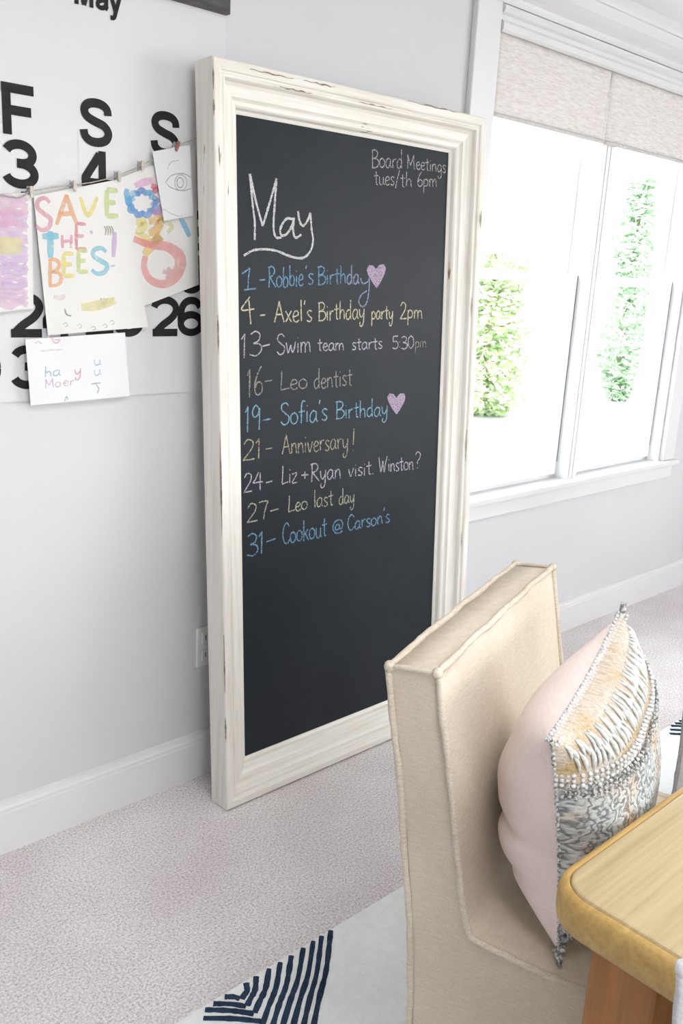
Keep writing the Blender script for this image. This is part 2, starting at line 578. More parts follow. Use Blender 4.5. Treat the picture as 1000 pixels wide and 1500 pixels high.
# single-stroke hand lettering: x to the right, y up, capital height 1, x-height about .55
G = {
    'B': (.62, [[(.08, 0), (.08, .5), (.08, 1)], [(.0, .97), (.3, 1.0), (.5, .85), (.4, .62), (.1, .52)], [(.1, .52), (.45, .5), (.6, .28), (.42, .04), (.02, 0)]]),
    'o': (.5, [[(.28, .52), (.08, .42), (.05, .15), (.22, .0), (.42, .12), (.43, .38), (.25, .52)]]),
    'a': (.52, [[(.42, .46), (.25, .54), (.07, .36), (.08, .08), (.24, .02), (.4, .25), (.42, .48)], [(.42, .5), (.41, .15), (.5, .02)]]),
    'r': (.4, [[(.08, .52), (.1, .0)], [(.1, .3), (.2, .48), (.37, .52)]]),
    'd': (.52, [[(.4, .44), (.25, .52), (.07, .35), (.08, .08), (.24, .0), (.4, .2)], [(.41, 1.05), (.4, .4), (.42, .0)]]),
    'M': (.85, [[(.08, 0), (.1, .5), (.08, 1)], [(.08, 1), (.22, .6), (.36, .25)], [(.36, .25), (.52, .65), (.66, 1)], [(.66, 1), (.66, .5), (.72, 0)]]),
    'e': (.45, [[(.06, .26), (.22, .28), (.38, .36), (.32, .52), (.16, .5), (.06, .28), (.12, .06), (.28, .0), (.42, .1)]]),
    't': (.4, [[(.2, .85), (.2, .4), (.22, .05), (.34, .02)], [(.02, .55), (.38, .58)]]),
    'i': (.22, [[(.1, .5), (.1, .0)], [(.1, .72), (.11, .76)]]),
    'n': (.5, [[(.07, .52), (.08, .0)], [(.08, .3), (.22, .5), (.36, .46), (.4, .2), (.43, .0)]]),
    'g': (.5, [[(.4, .46), (.24, .54), (.07, .36), (.1, .1), (.26, .04), (.4, .25)], [(.41, .52), (.42, .0), (.36, -.36), (.18, -.4), (.08, -.26)]]),
    's': (.4, [[(.36, .48), (.2, .54), (.08, .42), (.2, .28), (.34, .16), (.24, .01), (.05, .06)]]),
    'u': (.5, [[(.07, .52), (.08, .15), (.2, .0), (.36, .12), (.4, .5)], [(.4, .5), (.41, .15), (.48, .02)]]),
    '/': (.3, [[(.26, 1.0), (.14, .4), (.04, -.2)]]),
    'h': (.5, [[(.08, 1.0), (.08, .5), (.07, .0)], [(.08, .3), (.22, .5), (.37, .44), (.4, .2), (.42, .0)]]),
    'p': (.5, [[(.08, .52), (.08, .0), (.06, -.4)], [(.08, .34), (.22, .53), (.42, .4), (.36, .1), (.1, .06)]]),
    'm': (.75, [[(.07, .52), (.08, .0)], [(.08, .3), (.2, .5), (.33, .42), (.34, .0)], [(.35, .3), (.48, .5), (.6, .42), (.64, .15), (.66, .0)]]),
    'y': (.5, [[(.06, .52), (.1, .18), (.24, .08), (.38, .3)], [(.42, .54), (.4, .1), (.36, -.25), (.22, -.42), (.08, -.34), (.12, -.18)]]),
    'R': (.62, [[(.08, 1), (.1, .5), (.06, 0)], [(0, .96), (.3, 1), (.5, .84), (.4, .6), (.1, .5)], [(.15, .5), (.4, .22), (.6, 0)]]),
    'b': (.5, [[(.08, 1.0), (.08, .5), (.08, .05)], [(.08, .34), (.24, .5), (.42, .36), (.38, .08), (.2, .0), (.08, .08)]]),
    "'": (.18, [[(.12, 1.0), (.07, .8)]]),
    '1': (.34, [[(.03, .78), (.16, .98)], [(.16, 1), (.15, .5), (.14, 0)]]),
    'I': (.5, [[(.0, .8), (.25, 1)], [(.25, 1), (.22, .5), (.2, 0)], [(.02, -.02), (.44, .02)]]),
    '4': (.6, [[(.32, 1), (.16, .65), (.02, .45), (.3, .46), (.58, .46)], [(.42, .95), (.41, .4), (.42, 0)]]),
    'A': (.66, [[(.03, 0), (.18, .5), (.32, 1)], [(.32, 1), (.45, .5), (.62, 0)], [(.1, .36), (.5, .38)]]),
    'x': (.45, [[(.05, .52), (.4, .0)], [(.4, .54), (.06, .0)]]),
    'l': (.22, [[(.1, 1.02), (.1, .5), (.12, 0)]]),
    'P': (.55, [[(.08, 1), (.08, 0)], [(0, .96), (.3, 1), (.48, .8), (.36, .55), (.1, .48)]]),
    '2': (.55, [[(.06, .78), (.22, 1), (.44, .88), (.4, .55), (.06, .04), (.08, .0), (.52, .02)]]),
    '3': (.5, [[(.05, .9), (.25, 1), (.42, .85), (.36, .6), (.16, .52)], [(.16, .52), (.42, .44), (.48, .2), (.28, .0), (.02, .08)]]),
    'S': (.58, [[(.5, .85), (.34, 1), (.12, .92), (.1, .7), (.3, .52), (.52, .34), (.46, .08), (.22, .0), (.04, .16)]]),
    'w': (.7, [[(.05, .52), (.14, .1), (.2, .04), (.34, .4)], [(.34, .4), (.44, .04), (.56, .2), (.64, .54)]]),
    '5': (.5, [[(.44, 1), (.12, .98), (.1, .56)], [(.1, .56), (.34, .6), (.48, .32), (.32, .02), (.04, .08)]]),
    ':': (.18, [[(.08, .55), (.09, .5)], [(.08, .16), (.09, .11)]]),
    '0': (.52, [[(.28, 1), (.08, .75), (.08, .25), (.26, 0), (.46, .25), (.44, .78), (.26, 1)]]),
    '6': (.5, [[(.4, 1), (.18, .7), (.06, .3), (.18, .02), (.42, .1), (.42, .38), (.22, .46), (.08, .28)]]),
    'L': (.5, [[(.1, 1), (.09, .5), (.06, .02), (.25, .02), (.5, .06)]]),
    'f': (.4, [[(.4, .98), (.26, 1.02), (.18, .8), (.17, .3), (.16, 0)], [(.02, .52), (.36, .55)]]),
    '9': (.5, [[(.42, .8), (.24, .98), (.06, .78), (.14, .54), (.34, .6), (.43, .85)], [(.43, .85), (.42, .4), (.4, 0)]]),
    'z': (.45, [[(.05, .5), (.4, .52), (.06, .02), (.42, .0)]]),
    '+': (.45, [[(.22, .7), (.22, .25)], [(.04, .46), (.42, .5)]]),
    'v': (.45, [[(.05, .52), (.2, .02), (.4, .54)]]),
    'W': (.9, [[(.04, 1), (.14, .4), (.24, .02), (.34, .4), (.42, .75)], [(.42, .75), (.54, .02), (.66, .5), (.84, 1.02)]]),
    '?': (.45, [[(.05, .85), (.22, 1.02), (.42, .85), (.36, .6), (.2, .42), (.2, .26)], [(.2, .05), (.21, .0)]]),
    '7': (.5, [[(.05, .96), (.3, 1), (.48, .98)], [(.48, .98), (.34, .5), (.26, 0)]]),
    'c': (.42, [[(.38, .46), (.2, .54), (.06, .32), (.1, .06), (.26, .0), (.4, .1)]]),
    'k': (.48, [[(.08, 1), (.08, 0)], [(.4, .55), (.1, .26)], [(.2, .34), (.45, 0)]]),
    '@': (.75, [[(.46, .5), (.32, .56), (.2, .36), (.3, .2), (.45, .32), (.48, .54)], [(.48, .54), (.5, .24), (.64, .28), (.68, .6), (.46, .84), (.18, .74), (.05, .4), (.2, .06), (.48, -.02), (.66, .1)]]),
    'C': (.6, [[(.55, .82), (.36, 1), (.14, .82), (.06, .4), (.2, .05), (.42, .02), (.58, .18)]]),
    '-': (.4, [[(.04, .42), (.36, .46)]]),
    '!': (.22, [[(.14, 1.1), (.11, .3)], [(.1, .05), (.105, .0)]]),
    '.': (.18, [[(.06, .06), (.08, .0)]]),
    'V': (.6, [[(.04, 1), (.28, 0), (.56, 1)]]),
    'E': (.55, [[(.08, 1), (.08, 0)], [(.08, 1), (.5, .98)], [(.08, .52), (.42, .52)], [(.08, .0), (.52, .02)]]),
    'H': (.6, [[(.06, 1), (.08, 0)], [(.54, 1), (.52, 0)], [(.06, .5), (.52, .52)]]),
    'T': (.6, [[(.3, 1), (.3, 0)], [(.02, .8), (.58, .82)]]),
    ' ': (.3, []),
}


def word_px(text, x0, y0, x1, y1, cap, slant=0.0):
    """strokes of a word in photo pixels, baseline from (x0,y0) to (x1,y1)"""
    tot = sum(G[c][0] for c in text)
    out = []
    cur = 0.0
    for c in text:
        wd, st = G[c]
        jy = random.uniform(-.03, .03)
        for s in st:
            pts = []
            for (gx, gy) in s:
                t = (cur + gx) / tot
                px = x0 + (x1 - x0) * t + slant * gy * cap
                py = y0 + (y1 - y0) * t - (gy + jy) * cap
                pts.append((px, py, 0))
            out.append([(p.x, p.y) for p in smoothline(pts, 5)])
        cur += wd
    return out


# ------------------------------------------------------------------ room shell
H_CEIL = 2.347
OX0, OX1, OZ0, OZ1 = 2.355, 3.775, 0.665, 2.145      # opening of the double window
struct('floor', boxes(((-2.6, -6.0, -0.12), (5.3, 0.0, 0.0))), CARPET, label='pale greyish pink cut pile carpet over the whole room', cat='floor')
struct('ceiling', boxes(((-2.6, -6.0, H_CEIL), (5.3, 0.0, H_CEIL + 0.1))), CEIL, label='smooth white ceiling above the crown moulding', cat='ceiling')
struct('wall_far', boxes(((-2.6, 0, -0.12), (OX0, 0.15, H_CEIL + .1)), ((OX1, 0, -0.12), (5.3, 0.15, H_CEIL + .1)),
                         ((OX0, 0, -0.12), (OX1, 0.15, OZ0)), ((OX0, 0, OZ1), (OX1, 0.15, H_CEIL + .1))), WALL,
       label='light grey painted wall behind the calendar and the chalkboard', cat='wall')
struct('wall_left', boxes(((-2.75, -6.15, -0.12), (-2.6, 0.15, H_CEIL + .1))), WALL, label='light grey side wall on the calendar side', cat='wall')
# walls outside the frame: daylight window on the right, near opening added for fill
struct('wall_right', boxes(((5.3, -6.15, -0.12), (5.45, -5.2, H_CEIL + .1)), ((5.3, -2.4, -0.12), (5.45, 0.15, H_CEIL + .1)),
                           ((5.3, -5.2, -0.12), (5.45, -2.4, 0.85)), ((5.3, -5.2, 2.24), (5.45, -2.4, H_CEIL + .1))), WALL,
       label='side wall beyond the table with a wide window', cat='wall')
struct('wall_near', boxes(((-2.6, -6.15, -0.12), (-1.8, -6.0, H_CEIL + .1)), ((0.6, -6.15, -0.12), (5.3, -6.0, H_CEIL + .1)),
                          ((-1.8, -6.15, -0.12), (0.6, -6.0, 0.6)), ((-1.8, -6.15, 2.24), (0.6, -6.0, H_CEIL + .1))), WALL,
       label='wall behind the viewer with a wide opening added for front fill', cat='wall')


def along_x(profile, x0, x1, bm=None):
    """profile points (y,z) swept along x"""
    bm = bm or bmesh.new()
    loft(bm, [[(x0, y, z) for y, z in profile], [(x1, y, z) for y, z in profile]])
    return bm


bb = [(0, 0), (-.016, 0), (-.016, .106), (-.0145, .112), (-.0145, .118), (-.010, .124), (-.008, .133), (0, .136)]
struct('baseboard_far', along_x(bb, -2.6, 5.3), TRIM, label='white moulded baseboard along the far wall', cat='baseboard')
crown = [(0, 2.226), (-.010, 2.226), (-.014, 2.236), (-.016, 2.246), (-.024, 2.254), (-.036, 2.264), (-.052, 2.280), (-.064, 2.298),
         (-.068, 2.306), (-.078, 2.306), (-.080, 2.316), (-.080, 2.347), (0, 2.347)]
struct('trim_1', along_x(crown, -2.6, 5.3), TRIM, label='white coved crown moulding under the ceiling', cat='crown moulding')
CX0, CX1 = 2.243, 3.872
casl = boxes(((CX0, -.022, 0.67), (OX0 + .004, 0, 2.222)))
struct('trim_2', casl, TRIM, bevel=.004, label='white upright window casing just past the chalkboard top corner', cat='window casing')
struct('trim_3', boxes(((OX1 - .004, -.022, 0.67), (CX1, 0, 2.222))), TRIM, bevel=.004, label='white upright casing at the far right end of the window', cat='window casing')
head = [(0, 2.142), (-.022, 2.142), (-.030, 2.148), (-.030, 2.166), (-.024, 2.172), (-.016, 2.178), (-.016, 2.190), (-.026, 2.196), (-.032, 2.204), (-.030, 2.214), (-.018, 2.218), (0, 2.220)]
struct('trim_4', along_x(head, OX0 + .004, OX1 - .004), TRIM, label='white moulded head casing over the window shades', cat='window casing')
sill = boxes(((CX0 - .015, -.045, .648), (CX1 + .015, 0.05, .670)), ((CX0, -.020, .586), (CX1, 0, .648)))
struct('trim_5', sill, TRIM, bevel=.004, label='white window sill and apron running under both sashes', cat='window sill')


def window(n, x0, x1):
    jam = boxes(((x0 - .03, .0, OZ0), (x0, .14, OZ1)), ((x1, .0, OZ0), (x1 + .035, .14, OZ1)), ((x0, .0, OZ1 - .02), (x1, .14, OZ1)), ((x0, .05, OZ0), (x1, .14, OZ0 + .02)))
    o = struct('window_%d' % n, jam, BLOOM_VINYL, label=('white double hung window beside the chalkboard', 'white double hung window at the right end of the pair')[n - 1], cat='window')
    zr = 1.452
    for nm, y0, z0, z1, sw in (('lower_sash', .035, OZ0 + .02, zr, .042), ('upper_sash', .085, zr - .035, OZ1 - .02, .042)):
        y1 = y0 + .04
        g = .008 if nm == 'lower_sash' else 0.0
        sb = boxes(((x0 + .002, y0, z0), (x0 + sw, y1, z1)), ((x1 - sw, y0, z0), (x1 - g, y1, z1)), ((x0 + sw, y0, z0), (x1 - sw, y1, z0 + .06 if g else z0 + .035)), ((x0 + sw, y0, z1 - .035), (x1 - sw, y1, z1)))
        s = link(nm, sb, BLOOM_VINYL, o, bevel=.003)
        link('glass_pane', boxes(((x0 + sw - .004, y0 + .018, z0 + .03), (x1 - sw + .004, y0 + .022, z1 - .03))), GLASS, s)
    link('gap_shade_strip', boxes(((x1 - .007, .038, OZ0 + .07), (x1 + .0005, .05, zr - .005))), GAP_SHADE, o)  # dark strip painted in for the shaded gap beside the lower sash
    return o


window(1, 2.385, 3.018)
window(2, 3.105, 3.745)
struct('trim_6', boxes(((3.050, .0, OZ0), (3.078, .14, OZ1))), BLOOM_VINYL, label='white mullion post between the two window sashes', cat='window mullion')


# ------------------------------------------------------------------ outside
struct('ground', boxes(((-40, -40, -.5), (40, 40, -.42))), GROUND, label='pale paved yard outside the window', cat='ground')


def plant(name, label, cat, x, y, z0, crown_lo, crown_hi, rad, leaves, mat, size, taper):
    t = empty(name, (x, y, z0), label, cat, 'greenery outside the window')
    bm = bmesh.new()
    tube(bm, [(x + .02 * math.sin(k), y, z0 + (crown_hi - z0) * .85 * k / 6) for k in range(7)], lambda q: .06 * (1 - .8 * q) + .01, 8)
    for k in range(9):
        zz = crown_lo + (crown_hi - crown_lo) * k / 10
        a = k * 2.4
        tube(bm, [(x, y, zz), (x + math.cos(a) * rad * .4, y + math.sin(a) * rad * .4, zz + .15), (x + math.cos(a) * rad * .8, y + math.sin(a) * rad * .8, zz + .22)], lambda q: .02 * (1 - .8 * q) + .003, 6)
    link('trunk', bm, BARK, t, True)
    bm = bmesh.new()
    for _ in range(leaves):
        v = random.random()
        rr = rad * (1 - taper * v) * min(1.0, .45 + v * 5) * math.sqrt(random.random()) * (0.75 + .35 * mnoise.noise((v * 6, x, 3)))
        a = random.uniform(0, 2 * PI)
        c = Vector((x + rr * math.cos(a), y + rr * math.sin(a), crown_lo + (crown_hi - crown_lo) * v))
        d = Vector((random.gauss(0, 1), random.gauss(0, 1), random.gauss(0, .6))).normalized()
        s = d.orthogonal().normalized()
        L = size * random.uniform(.6, 1.3)
        vs = [bm.verts.new(c + p) for p in (d * -L, s * L * .42 + d * -.1 * L, d * L, s * -L * .42 + d * -.1 * L)]
        bm.faces.new(vs)
    link('foliage', bm, mat, t)
    return t


plant('bush', 'yellow green leafy bush outside the nearer window', 'bush', 10.15, 6.0, -.42, -.40, 1.85, .80, 3600, LEAF, .075, .25)
plant('tree', 'blue green narrow tree outside the farther window', 'tree', 13.75, 6.0, -.42, -.40, 3.15, .62, 3600, LEAF_B, .08, .35)


# ------------------------------------------------------------------ roman shades
def shade(x0, x1, label):
    t = empty('window_shade', ((x0 + x1) / 2, -.004, 2.14), label, 'shade', 'woven shades over the window')
    bm = bmesh.new()
    nx, nz = 24, 14
    z0, z1 = 1.915, 2.1415
    rows = []
    for j in range(nz + 1):
        v = j / nz
        rows.append([(x0 + (x1 - x0) * i / nx, -.012 + .0006 * math.sin(i * 1.3 + j * .7), z0 + (z1 - z0) * v) for i in range(nx + 1)])
    loft(bm, rows, close=False)
    o = link('fabric', bm, SHADE, t, True)
    s = o.modifiers.new('solid', 'SOLIDIFY')
    s.thickness = .0015
    bm = bmesh.new()
    tube(bm, resample([(x0, -.012, 1.911), (x1, -.012, 1.911)], .03), .0065, 10)
    link('bottom_hem', bm, HEM, t, True)
    link('headrail', boxes(((x0 + .002, -.009, 2.105), (x1 - .002, .03, 2.1405))), TRIM, t)
    return t


shade(OX0 + .004, 3.0005, 'beige woven shade over the window nearer the chalkboard')
shade(3.0035, OX1 - .004, 'beige woven shade over the farther window on the right')


# ------------------------------------------------------------------ rug
RY = -.721
RX0, RX1, RYN = .30, 3.45, -3.3
rug = empty('area_rug', (1.8, -1.6, 0), 'ivory rug with navy stripe chevrons under the table and chairs', 'rug')
link('rug_pile', boxes(((RX0, RYN, .0005), (RX1, RY, .012))), RUG_WHITE, rug, bevel=.004)


def stripes(cx, cy, n, bm):
    """nested navy chevrons whose tips meet the rug edge: diagonal bars and cross bars meeting on a seam at x = cx"""
    d = .0345
    for k in range(n):
        a = Vector((cx + .004, cy - k * .0215 - .004, .0135))
        # right arm climbs to the rug edge away from the seam
        L = (RY - .006 - a.y)
        b = Vector((a.x + .012 + k * .0195 + .014, RY - .008, .0135))
        if k:
            pts = smoothline([a, a.lerp(b, .35) + Vector((.006 * math.sin(k), 0, 0)), a.lerp(b, .7) + Vector((-.004, .002, 0)), b], 5)
            bar(bm, pts)
        # left arm: towards the edge on the other side
        c = Vector((a.x - .011 - k * .0195 - .012, RY - .008 if k < 5 else a.y + .10, .0135))
        if k and c.y > RY - .4:
            bar(bm, smoothline([a + Vector((-.016, .006, 0)), a.lerp(c, .5) + Vector((0, -.003, 0)), c], 5))


def bar(bm, pts, w=.0125, h=.005):
    pts = resample(pts, .012)
    rings = []
    for i, p in enumerate(pts):
        t = (pts[min(i + 1, len(pts) - 1)] - pts[max(i - 1, 0)]).normalized()
        s = Vector((-t.y, t.x, 0)).normalized() * (w / 2) * (1 + random.uniform(-.16, .16))
        z = Vector((0, 0, h * .5))
        rings.append([p - s - z, p - s * .85 + z * .6, p + z, p + s * .85 + z * .6, p + s - z])
    loft(bm, rings)


def navy(name_pts):
    bm = bmesh.new()
    for pts in name_pts:
        bar(bm, smoothline([Vector((x, y, .0125)) for x, y in pts], 6))
    return bm


# chevron seen left of the near chair: diagonal bars rising to the rug edge, cross bars coming in from the left
A_T = [(1.167, -.727), (1.140, -.727), (1.116, -.727), (1.086, -.729), (1.052, -.730), (1.022, -.730), (.993, -.729), (.960, -.729), (.934, -.730)]
A_B = [(.972, -.893), (.957, -.881), (.950, -.862), (.934, -.850), (.919, -.838), (.906, -.824), (.902, -.800), (.901, -.777), (.903, -.757)]
ch = []
for (tx, ty), (bx, by), k in zip(A_T, A_B, range(9)):
    dx, dy = bx - tx, by - ty
    ext = 1.0
    if k < 6:       # these run on beyond the picture
        ext = 1.0 + (.16, .14, .12, .09, .06, .02)[k] / math.hypot(dx, dy)
    ch.append([(tx, ty), (tx + dx * .45 + .004, ty + dy * .45 - .004), (tx + dx * .8 + .003, ty + dy * .8), (tx + dx * ext, ty + dy * ext)])
for (x0, y0), (x1, y1) in (((.880, -.731), (.900, -.754)), ((.853, -.731), (.898, -.777)), ((.832, -.733), (.899, -.801)), ((.818, -.748), (.899, -.825)),
                           ((.806, -.768), (.893, -.850)), ((.796, -.788), (.888, -.876)), ((.786, -.808), (.884, -.902))):
    ch.append([(x0, y0), ((x0 + x1) / 2 + .004, (y0 + y1) / 2), (x1, y1)])
link('navy_stripes', navy(ch), RUG_NAVY, rug, True)
far = []
for k in range(7):
    x = 2.802 - k * .0275
    far.append([(x, -.729 - max(0, k - 4) * .012), (x + .03, -.757 - max(0, k - 4) * .012), (x + .07 + k * .004, -.797 - k * .006)])
for k in range(5):
    far.append([(2.92 + k * .03, -.729), (2.895 + k * .014, -.79 - k * .01)])
link('navy_stripes', navy(far), RUG_NAVY, rug, True)

# ------------------------------------------------------------------ chalkboard
B_O = Vector((1.26163, -.20921, 0.0))
B_A = Vector((.99991728, -.01046625, .00747568)).normalized()
B_UP = Vector((-.00692574, .05162902, .99864232)).normalized()
B_N = Vector((-.010838, -.99861149, .05155227)).normalized()     # front normal, towards the room
BW, BH, BT = .955, 1.858, .073
B_O = B_O + Vector((0, 0, .0045))                                  # lowest back corner rests on the carpet
FRW, DIN = .104, .052
board = empty('chalkboard', (B_O.x + BW / 2, B_O.y, 0), 'tall chalkboard in a worn white moulded frame leaning on the wall', 'chalkboard')
bpt = lambda u, v, d: B_O + B_A * u + B_UP * v - B_N * d          # d = depth behind the front face
PROFILE = [(0, .073), (0, .004), (.0015, .0012), (.004, 0), (.020, 0), (.024, .002), (.026, .006), (.030, .0075), (.033, .0055), (.037, .006), (.040, .010),
        (.043, .018), (.050, .022), (.062, .025), (.072, .0265), (.075, .030), (.079, .033), (.088, .0345), (.092, .038), (.096, .0475), (.104, .052), (.104, .066), (.02, .073)]


def rail(side):
    bm = bmesh.new()
    KL, KR, KT, KB = .935, 1.0, .97, 1.0
    cor = {'bl': lambda q, d: bpt(q * KL, q * KB, d), 'br': lambda q, d: bpt(BW - q * KR, q * KB, d), 'tl': lambda q, d: bpt(q * KL, BH - q * KT, d), 'tr': lambda q, d: bpt(BW - q * KR, BH - q * KT, d)}
    e0, e1 = {'l': ('bl', 'tl'), 'r': ('br', 'tr'), 'b': ('bl', 'br'), 't': ('tl', 'tr')}[side]
    a = [cor[e0](q, d) for q, d in PROFILE]
    b = [cor[e1](q, d) for q, d in PROFILE]
    K = 24
    loft(bm, [[p.lerp(q, k / K) for p, q in zip(a, b)] for k in range(K + 1)])
    return bm


link('side_rail', rail('l'), PAINT_V, board)
link('side_rail', rail('r'), PAINT_V, board)
link('bottom_rail', rail('b'), PAINT_H, board)
link('top_rail', rail('t'), PAINT_H, board)
bm = bmesh.new()
P4 = [(FRW - .012, FRW - .004), (BW - FRW + .004, FRW - .004), (BW - FRW + .004, BH - FRW + .008), (FRW - .012, BH - FRW + .008)]
loft(bm, [[bpt(u, v, .064) for u, v in P4], [bpt(u, v, DIN + .002) for u, v in P4]])
link('blackboard_panel', bm, BOARD, board)
# worn chips of bare wood along the outer arris
CHIP = plain('bare_wood_chips', (.20, .155, .12), (.33, .27, .22), 120, .9)


def chip_mark(pts, wfn, n, lift, jit):
    bm = bmesh.new()
    ribbon(bm, pts, wfn, n, lift, jit)
    tag(link('worn_chip', bm, CHIP, board), 'brown bare wood showing through worn paint')


for side, v, ln in (('l', BH - .02, .05), ('l', BH - .09, .035), ('l', BH - .56, .09), ('l', 1.02, .26), ('l', .93, .12), ('l', .50, .16), ('l', .27, .07)):
    pts = [bpt(.0012, v - ln * k / 10, .0022) for k in range(11)]
    chip_mark(pts, lambda q: .0034 * math.sin(PI * min(1, max(.05, q))) + .0008, (B_N - B_A * .9).normalized(), .0012, .4)
for u, ln, s, d in ((.10, .13, .012, 0.0), (.26, .10, .010, 0.0), (.19, .10, .0345, .0055), (.62, .22, .003, .001), (.45, .12, .030, .0075)):
    pts = [bpt(u + ln * k / 12, BH - s + .0012 * math.sin(k * 1.7), d) for k in range(13)]
    chip_mark(pts, lambda q: .0026 * math.sin(PI * min(1, max(.06, q))) + .0007, B_N, .0012, .5)
for v, ln, s in ((1.35, .06, .030), (.95, .10, .028), (.62, .05, .031), (1.6, .05, .012)):
    pts = [bpt(BW - s + .0008 * math.sin(k * 2.1), v - ln * k / 10, .0055 if s > .02 else 0) for k in range(11)]
    chip_mark(pts, lambda q: .003 * math.sin(PI * min(1, max(.06, q))) + .0008, B_N, .0025, .5)

CP = bpt(0, 0, DIN + .0012)


def chalk(name, strokes, mat, width, label=None):
    for wd in strokes:
        bm = bmesh.new()
        for st in (wd if isinstance(wd[0], list) else [wd]):
            pts = resample([on_plane(x, y, CP, B_N) for x, y in st], .004)
            ribbon(bm, pts, width, B_N, 0.0, .22)
        link(name, bm, mat, board)


C_WHITE = chalk_mat('chalk_white', (.56, .56, .56), .45)
C_FAINT = chalk_mat('chalk_faint_white', (.40, .41, .41), .50)
C_BLUE = chalk_mat('chalk_blue', (.16, .31, .46), .50)
C_BLUE2 = chalk_mat('chalk_sky_blue', (.21, .39, .50), .49)
C_CREAM = chalk_mat('chalk_cream', (.54, .49, .34), .47)
C_TAN = chalk_mat('chalk_tan', (.40, .36, .26), .51)
C_DIM = chalk_mat('chalk_dim_cream', (.30, .30, .26), .50)
C_LAV = chalk_mat('chalk_lavender', (.46, .43, .50), .49)
C_PINK = chalk_mat('chalk_pink_lilac', (.40, .32, .42), .45)
zA = lambda x, y: (340 + x * .34, 190 + y * .34)
zB = lambda x, y: (340 + x * .34, 500 + y * .34)


def zline(z, pts):
    return [(p.x, p.y) for p in smoothline([(*z(x, y), 0) for x, y in pts], 6)]


def zword(z, t, x0, y0, x1, y1, top, slant=0.0):
    a, b = z(x0, y0), z(x1, y1)
    return word_px(t, a[0], a[1], b[0], b[1], (y0 - top) * .34, slant)


def wd_(*a):
    return [zword(*a)]


chalk('chalk_word', wd_(zA, 'Board', 600, 162, 735, 166, 85) + wd_(zA, 'Meetings', 752, 166, 922, 186, 106), C_FAINT, .0029)
chalk('chalk_word', wd_(zA, 'tues', 610, 236, 700, 238, 168) + wd_(zA, '/', 700, 238, 724, 240, 172) + wd_(zA, 'th', 722, 244, 776, 248, 178)
      + wd_(zA, '6pm', 796, 246, 884, 244, 182), C_FAINT, .0029)
may = [zline(zA, [(75, 190), (88, 320), (97, 400), (97, 475)]), zline(zA, [(77, 190), (100, 300), (131, 415)]), zline(zA, [(131, 415), (160, 320), (191, 210)]),
       zline(zA, [(191, 210), (183, 320), (178, 420), (188, 462), (212, 465)]),
       zline(zA, [(262, 385), (232, 385), (208, 425), (212, 455), (236, 448), (258, 412), (266, 380), (262, 430), (272, 465), (298, 452)]),
       zline(zA, [(283, 350), (290, 392), (304, 414), (324, 392), (337, 358)]),
       zline(zA, [(337, 358), (342, 430), (348, 475), (338, 520), (310, 550), (275, 552), (235, 540), (190, 522), (140, 515), (90, 520), (50, 542)])]
chalk('chalk_word', [may], C_WHITE, .0060)
chalk('chalk_word', [[zline(zA, [(40, 622), (76, 596)]), zline(zA, [(76, 596), (70, 640), (68, 685)]), zline(zA, [(52, 690), (102, 684)])], zline(zA, [(118, 648), (142, 646)])]
      + wd_(zA, 'Robbie', 155, 682, 308, 672, 592) + wd_(zA, "'s", 312, 672, 352, 668, 585) + wd_(zA, 'Birth', 368, 668, 492, 662, 590), C_BLUE, .0037)
chalk('chalk_word', [zword(zA, 'da', 492, 664, 548, 664, 585) + [zline(zA, [(552, 640), (562, 662), (582, 656), (590, 640)]), zline(zA, [(592, 636), (588, 700), (578, 748), (560, 762), (545, 742), (556, 712), (580, 694)])]],
      chalk_mat('chalk_slate_blue', (.24, .29, .42), .49), .0042)
chalk('chalk_word', [[zline(zA, [(76, 720), (40, 775), (96, 772)]), zline(zA, [(72, 735), (76, 790), (80, 838)])], zline(zA, [(120, 800), (142, 798)])]
      + wd_(zA, "Axel's", 180, 828, 346, 826, 738) + wd_(zA, 'Birthday', 370, 824, 572, 812, 745) + wd_(zA, 'party', 598, 818, 694, 818, 752)
      + wd_(zA, '2pm', 722, 812, 822, 814, 742), C_CREAM, .0036)
chalk('chalk_word', wd_(zA, '13', 36, 985, 128, 972, 880) + [zline(zA, [(130, 933), (162, 925)])] + wd_(zA, 'Swim', 190, 968, 342, 957, 880)
      + wd_(zA, 'team', 366, 952, 484, 950, 892) + wd_(zA, 'starts', 514, 948, 648, 944, 890) + wd_(zA, '5:30', 688, 946, 784, 942, 892), C_LAV, .0034)
chalk('chalk_word', wd_(zA, 'pm', 786, 940, 838, 936, 888), C_DIM, .0028)
chalk('chalk_word', wd_(zB, '16', 62, 242, 134, 226, 120) + [zline(zB, [(140, 173), (172, 168)])] + wd_(zB, 'Leo', 205, 210, 326, 204, 130)
      + wd_(zB, 'dentist', 350, 204, 518, 190, 122), C_DIM, .0034)
chalk('chalk_word', wd_(zB, '19', 54, 396, 124, 382, 285) + [zline(zB, [(130, 340), (166, 334)])] + wd_(zB, "Sofia's", 206, 360, 412, 342, 266)
      + wd_(zB, 'Birthday', 446, 336, 672, 318, 262), C_BLUE2, .0038)
chalk('chalk_word', wd_(zB, '21', 44, 512, 134, 502, 425) + [zline(zB, [(144, 464), (172, 460)])] + wd_(zB, 'Anniversary', 214, 486, 502, 462, 402)
      + wd_(zB, '!', 508, 474, 534, 472, 388), C_TAN, .0034)
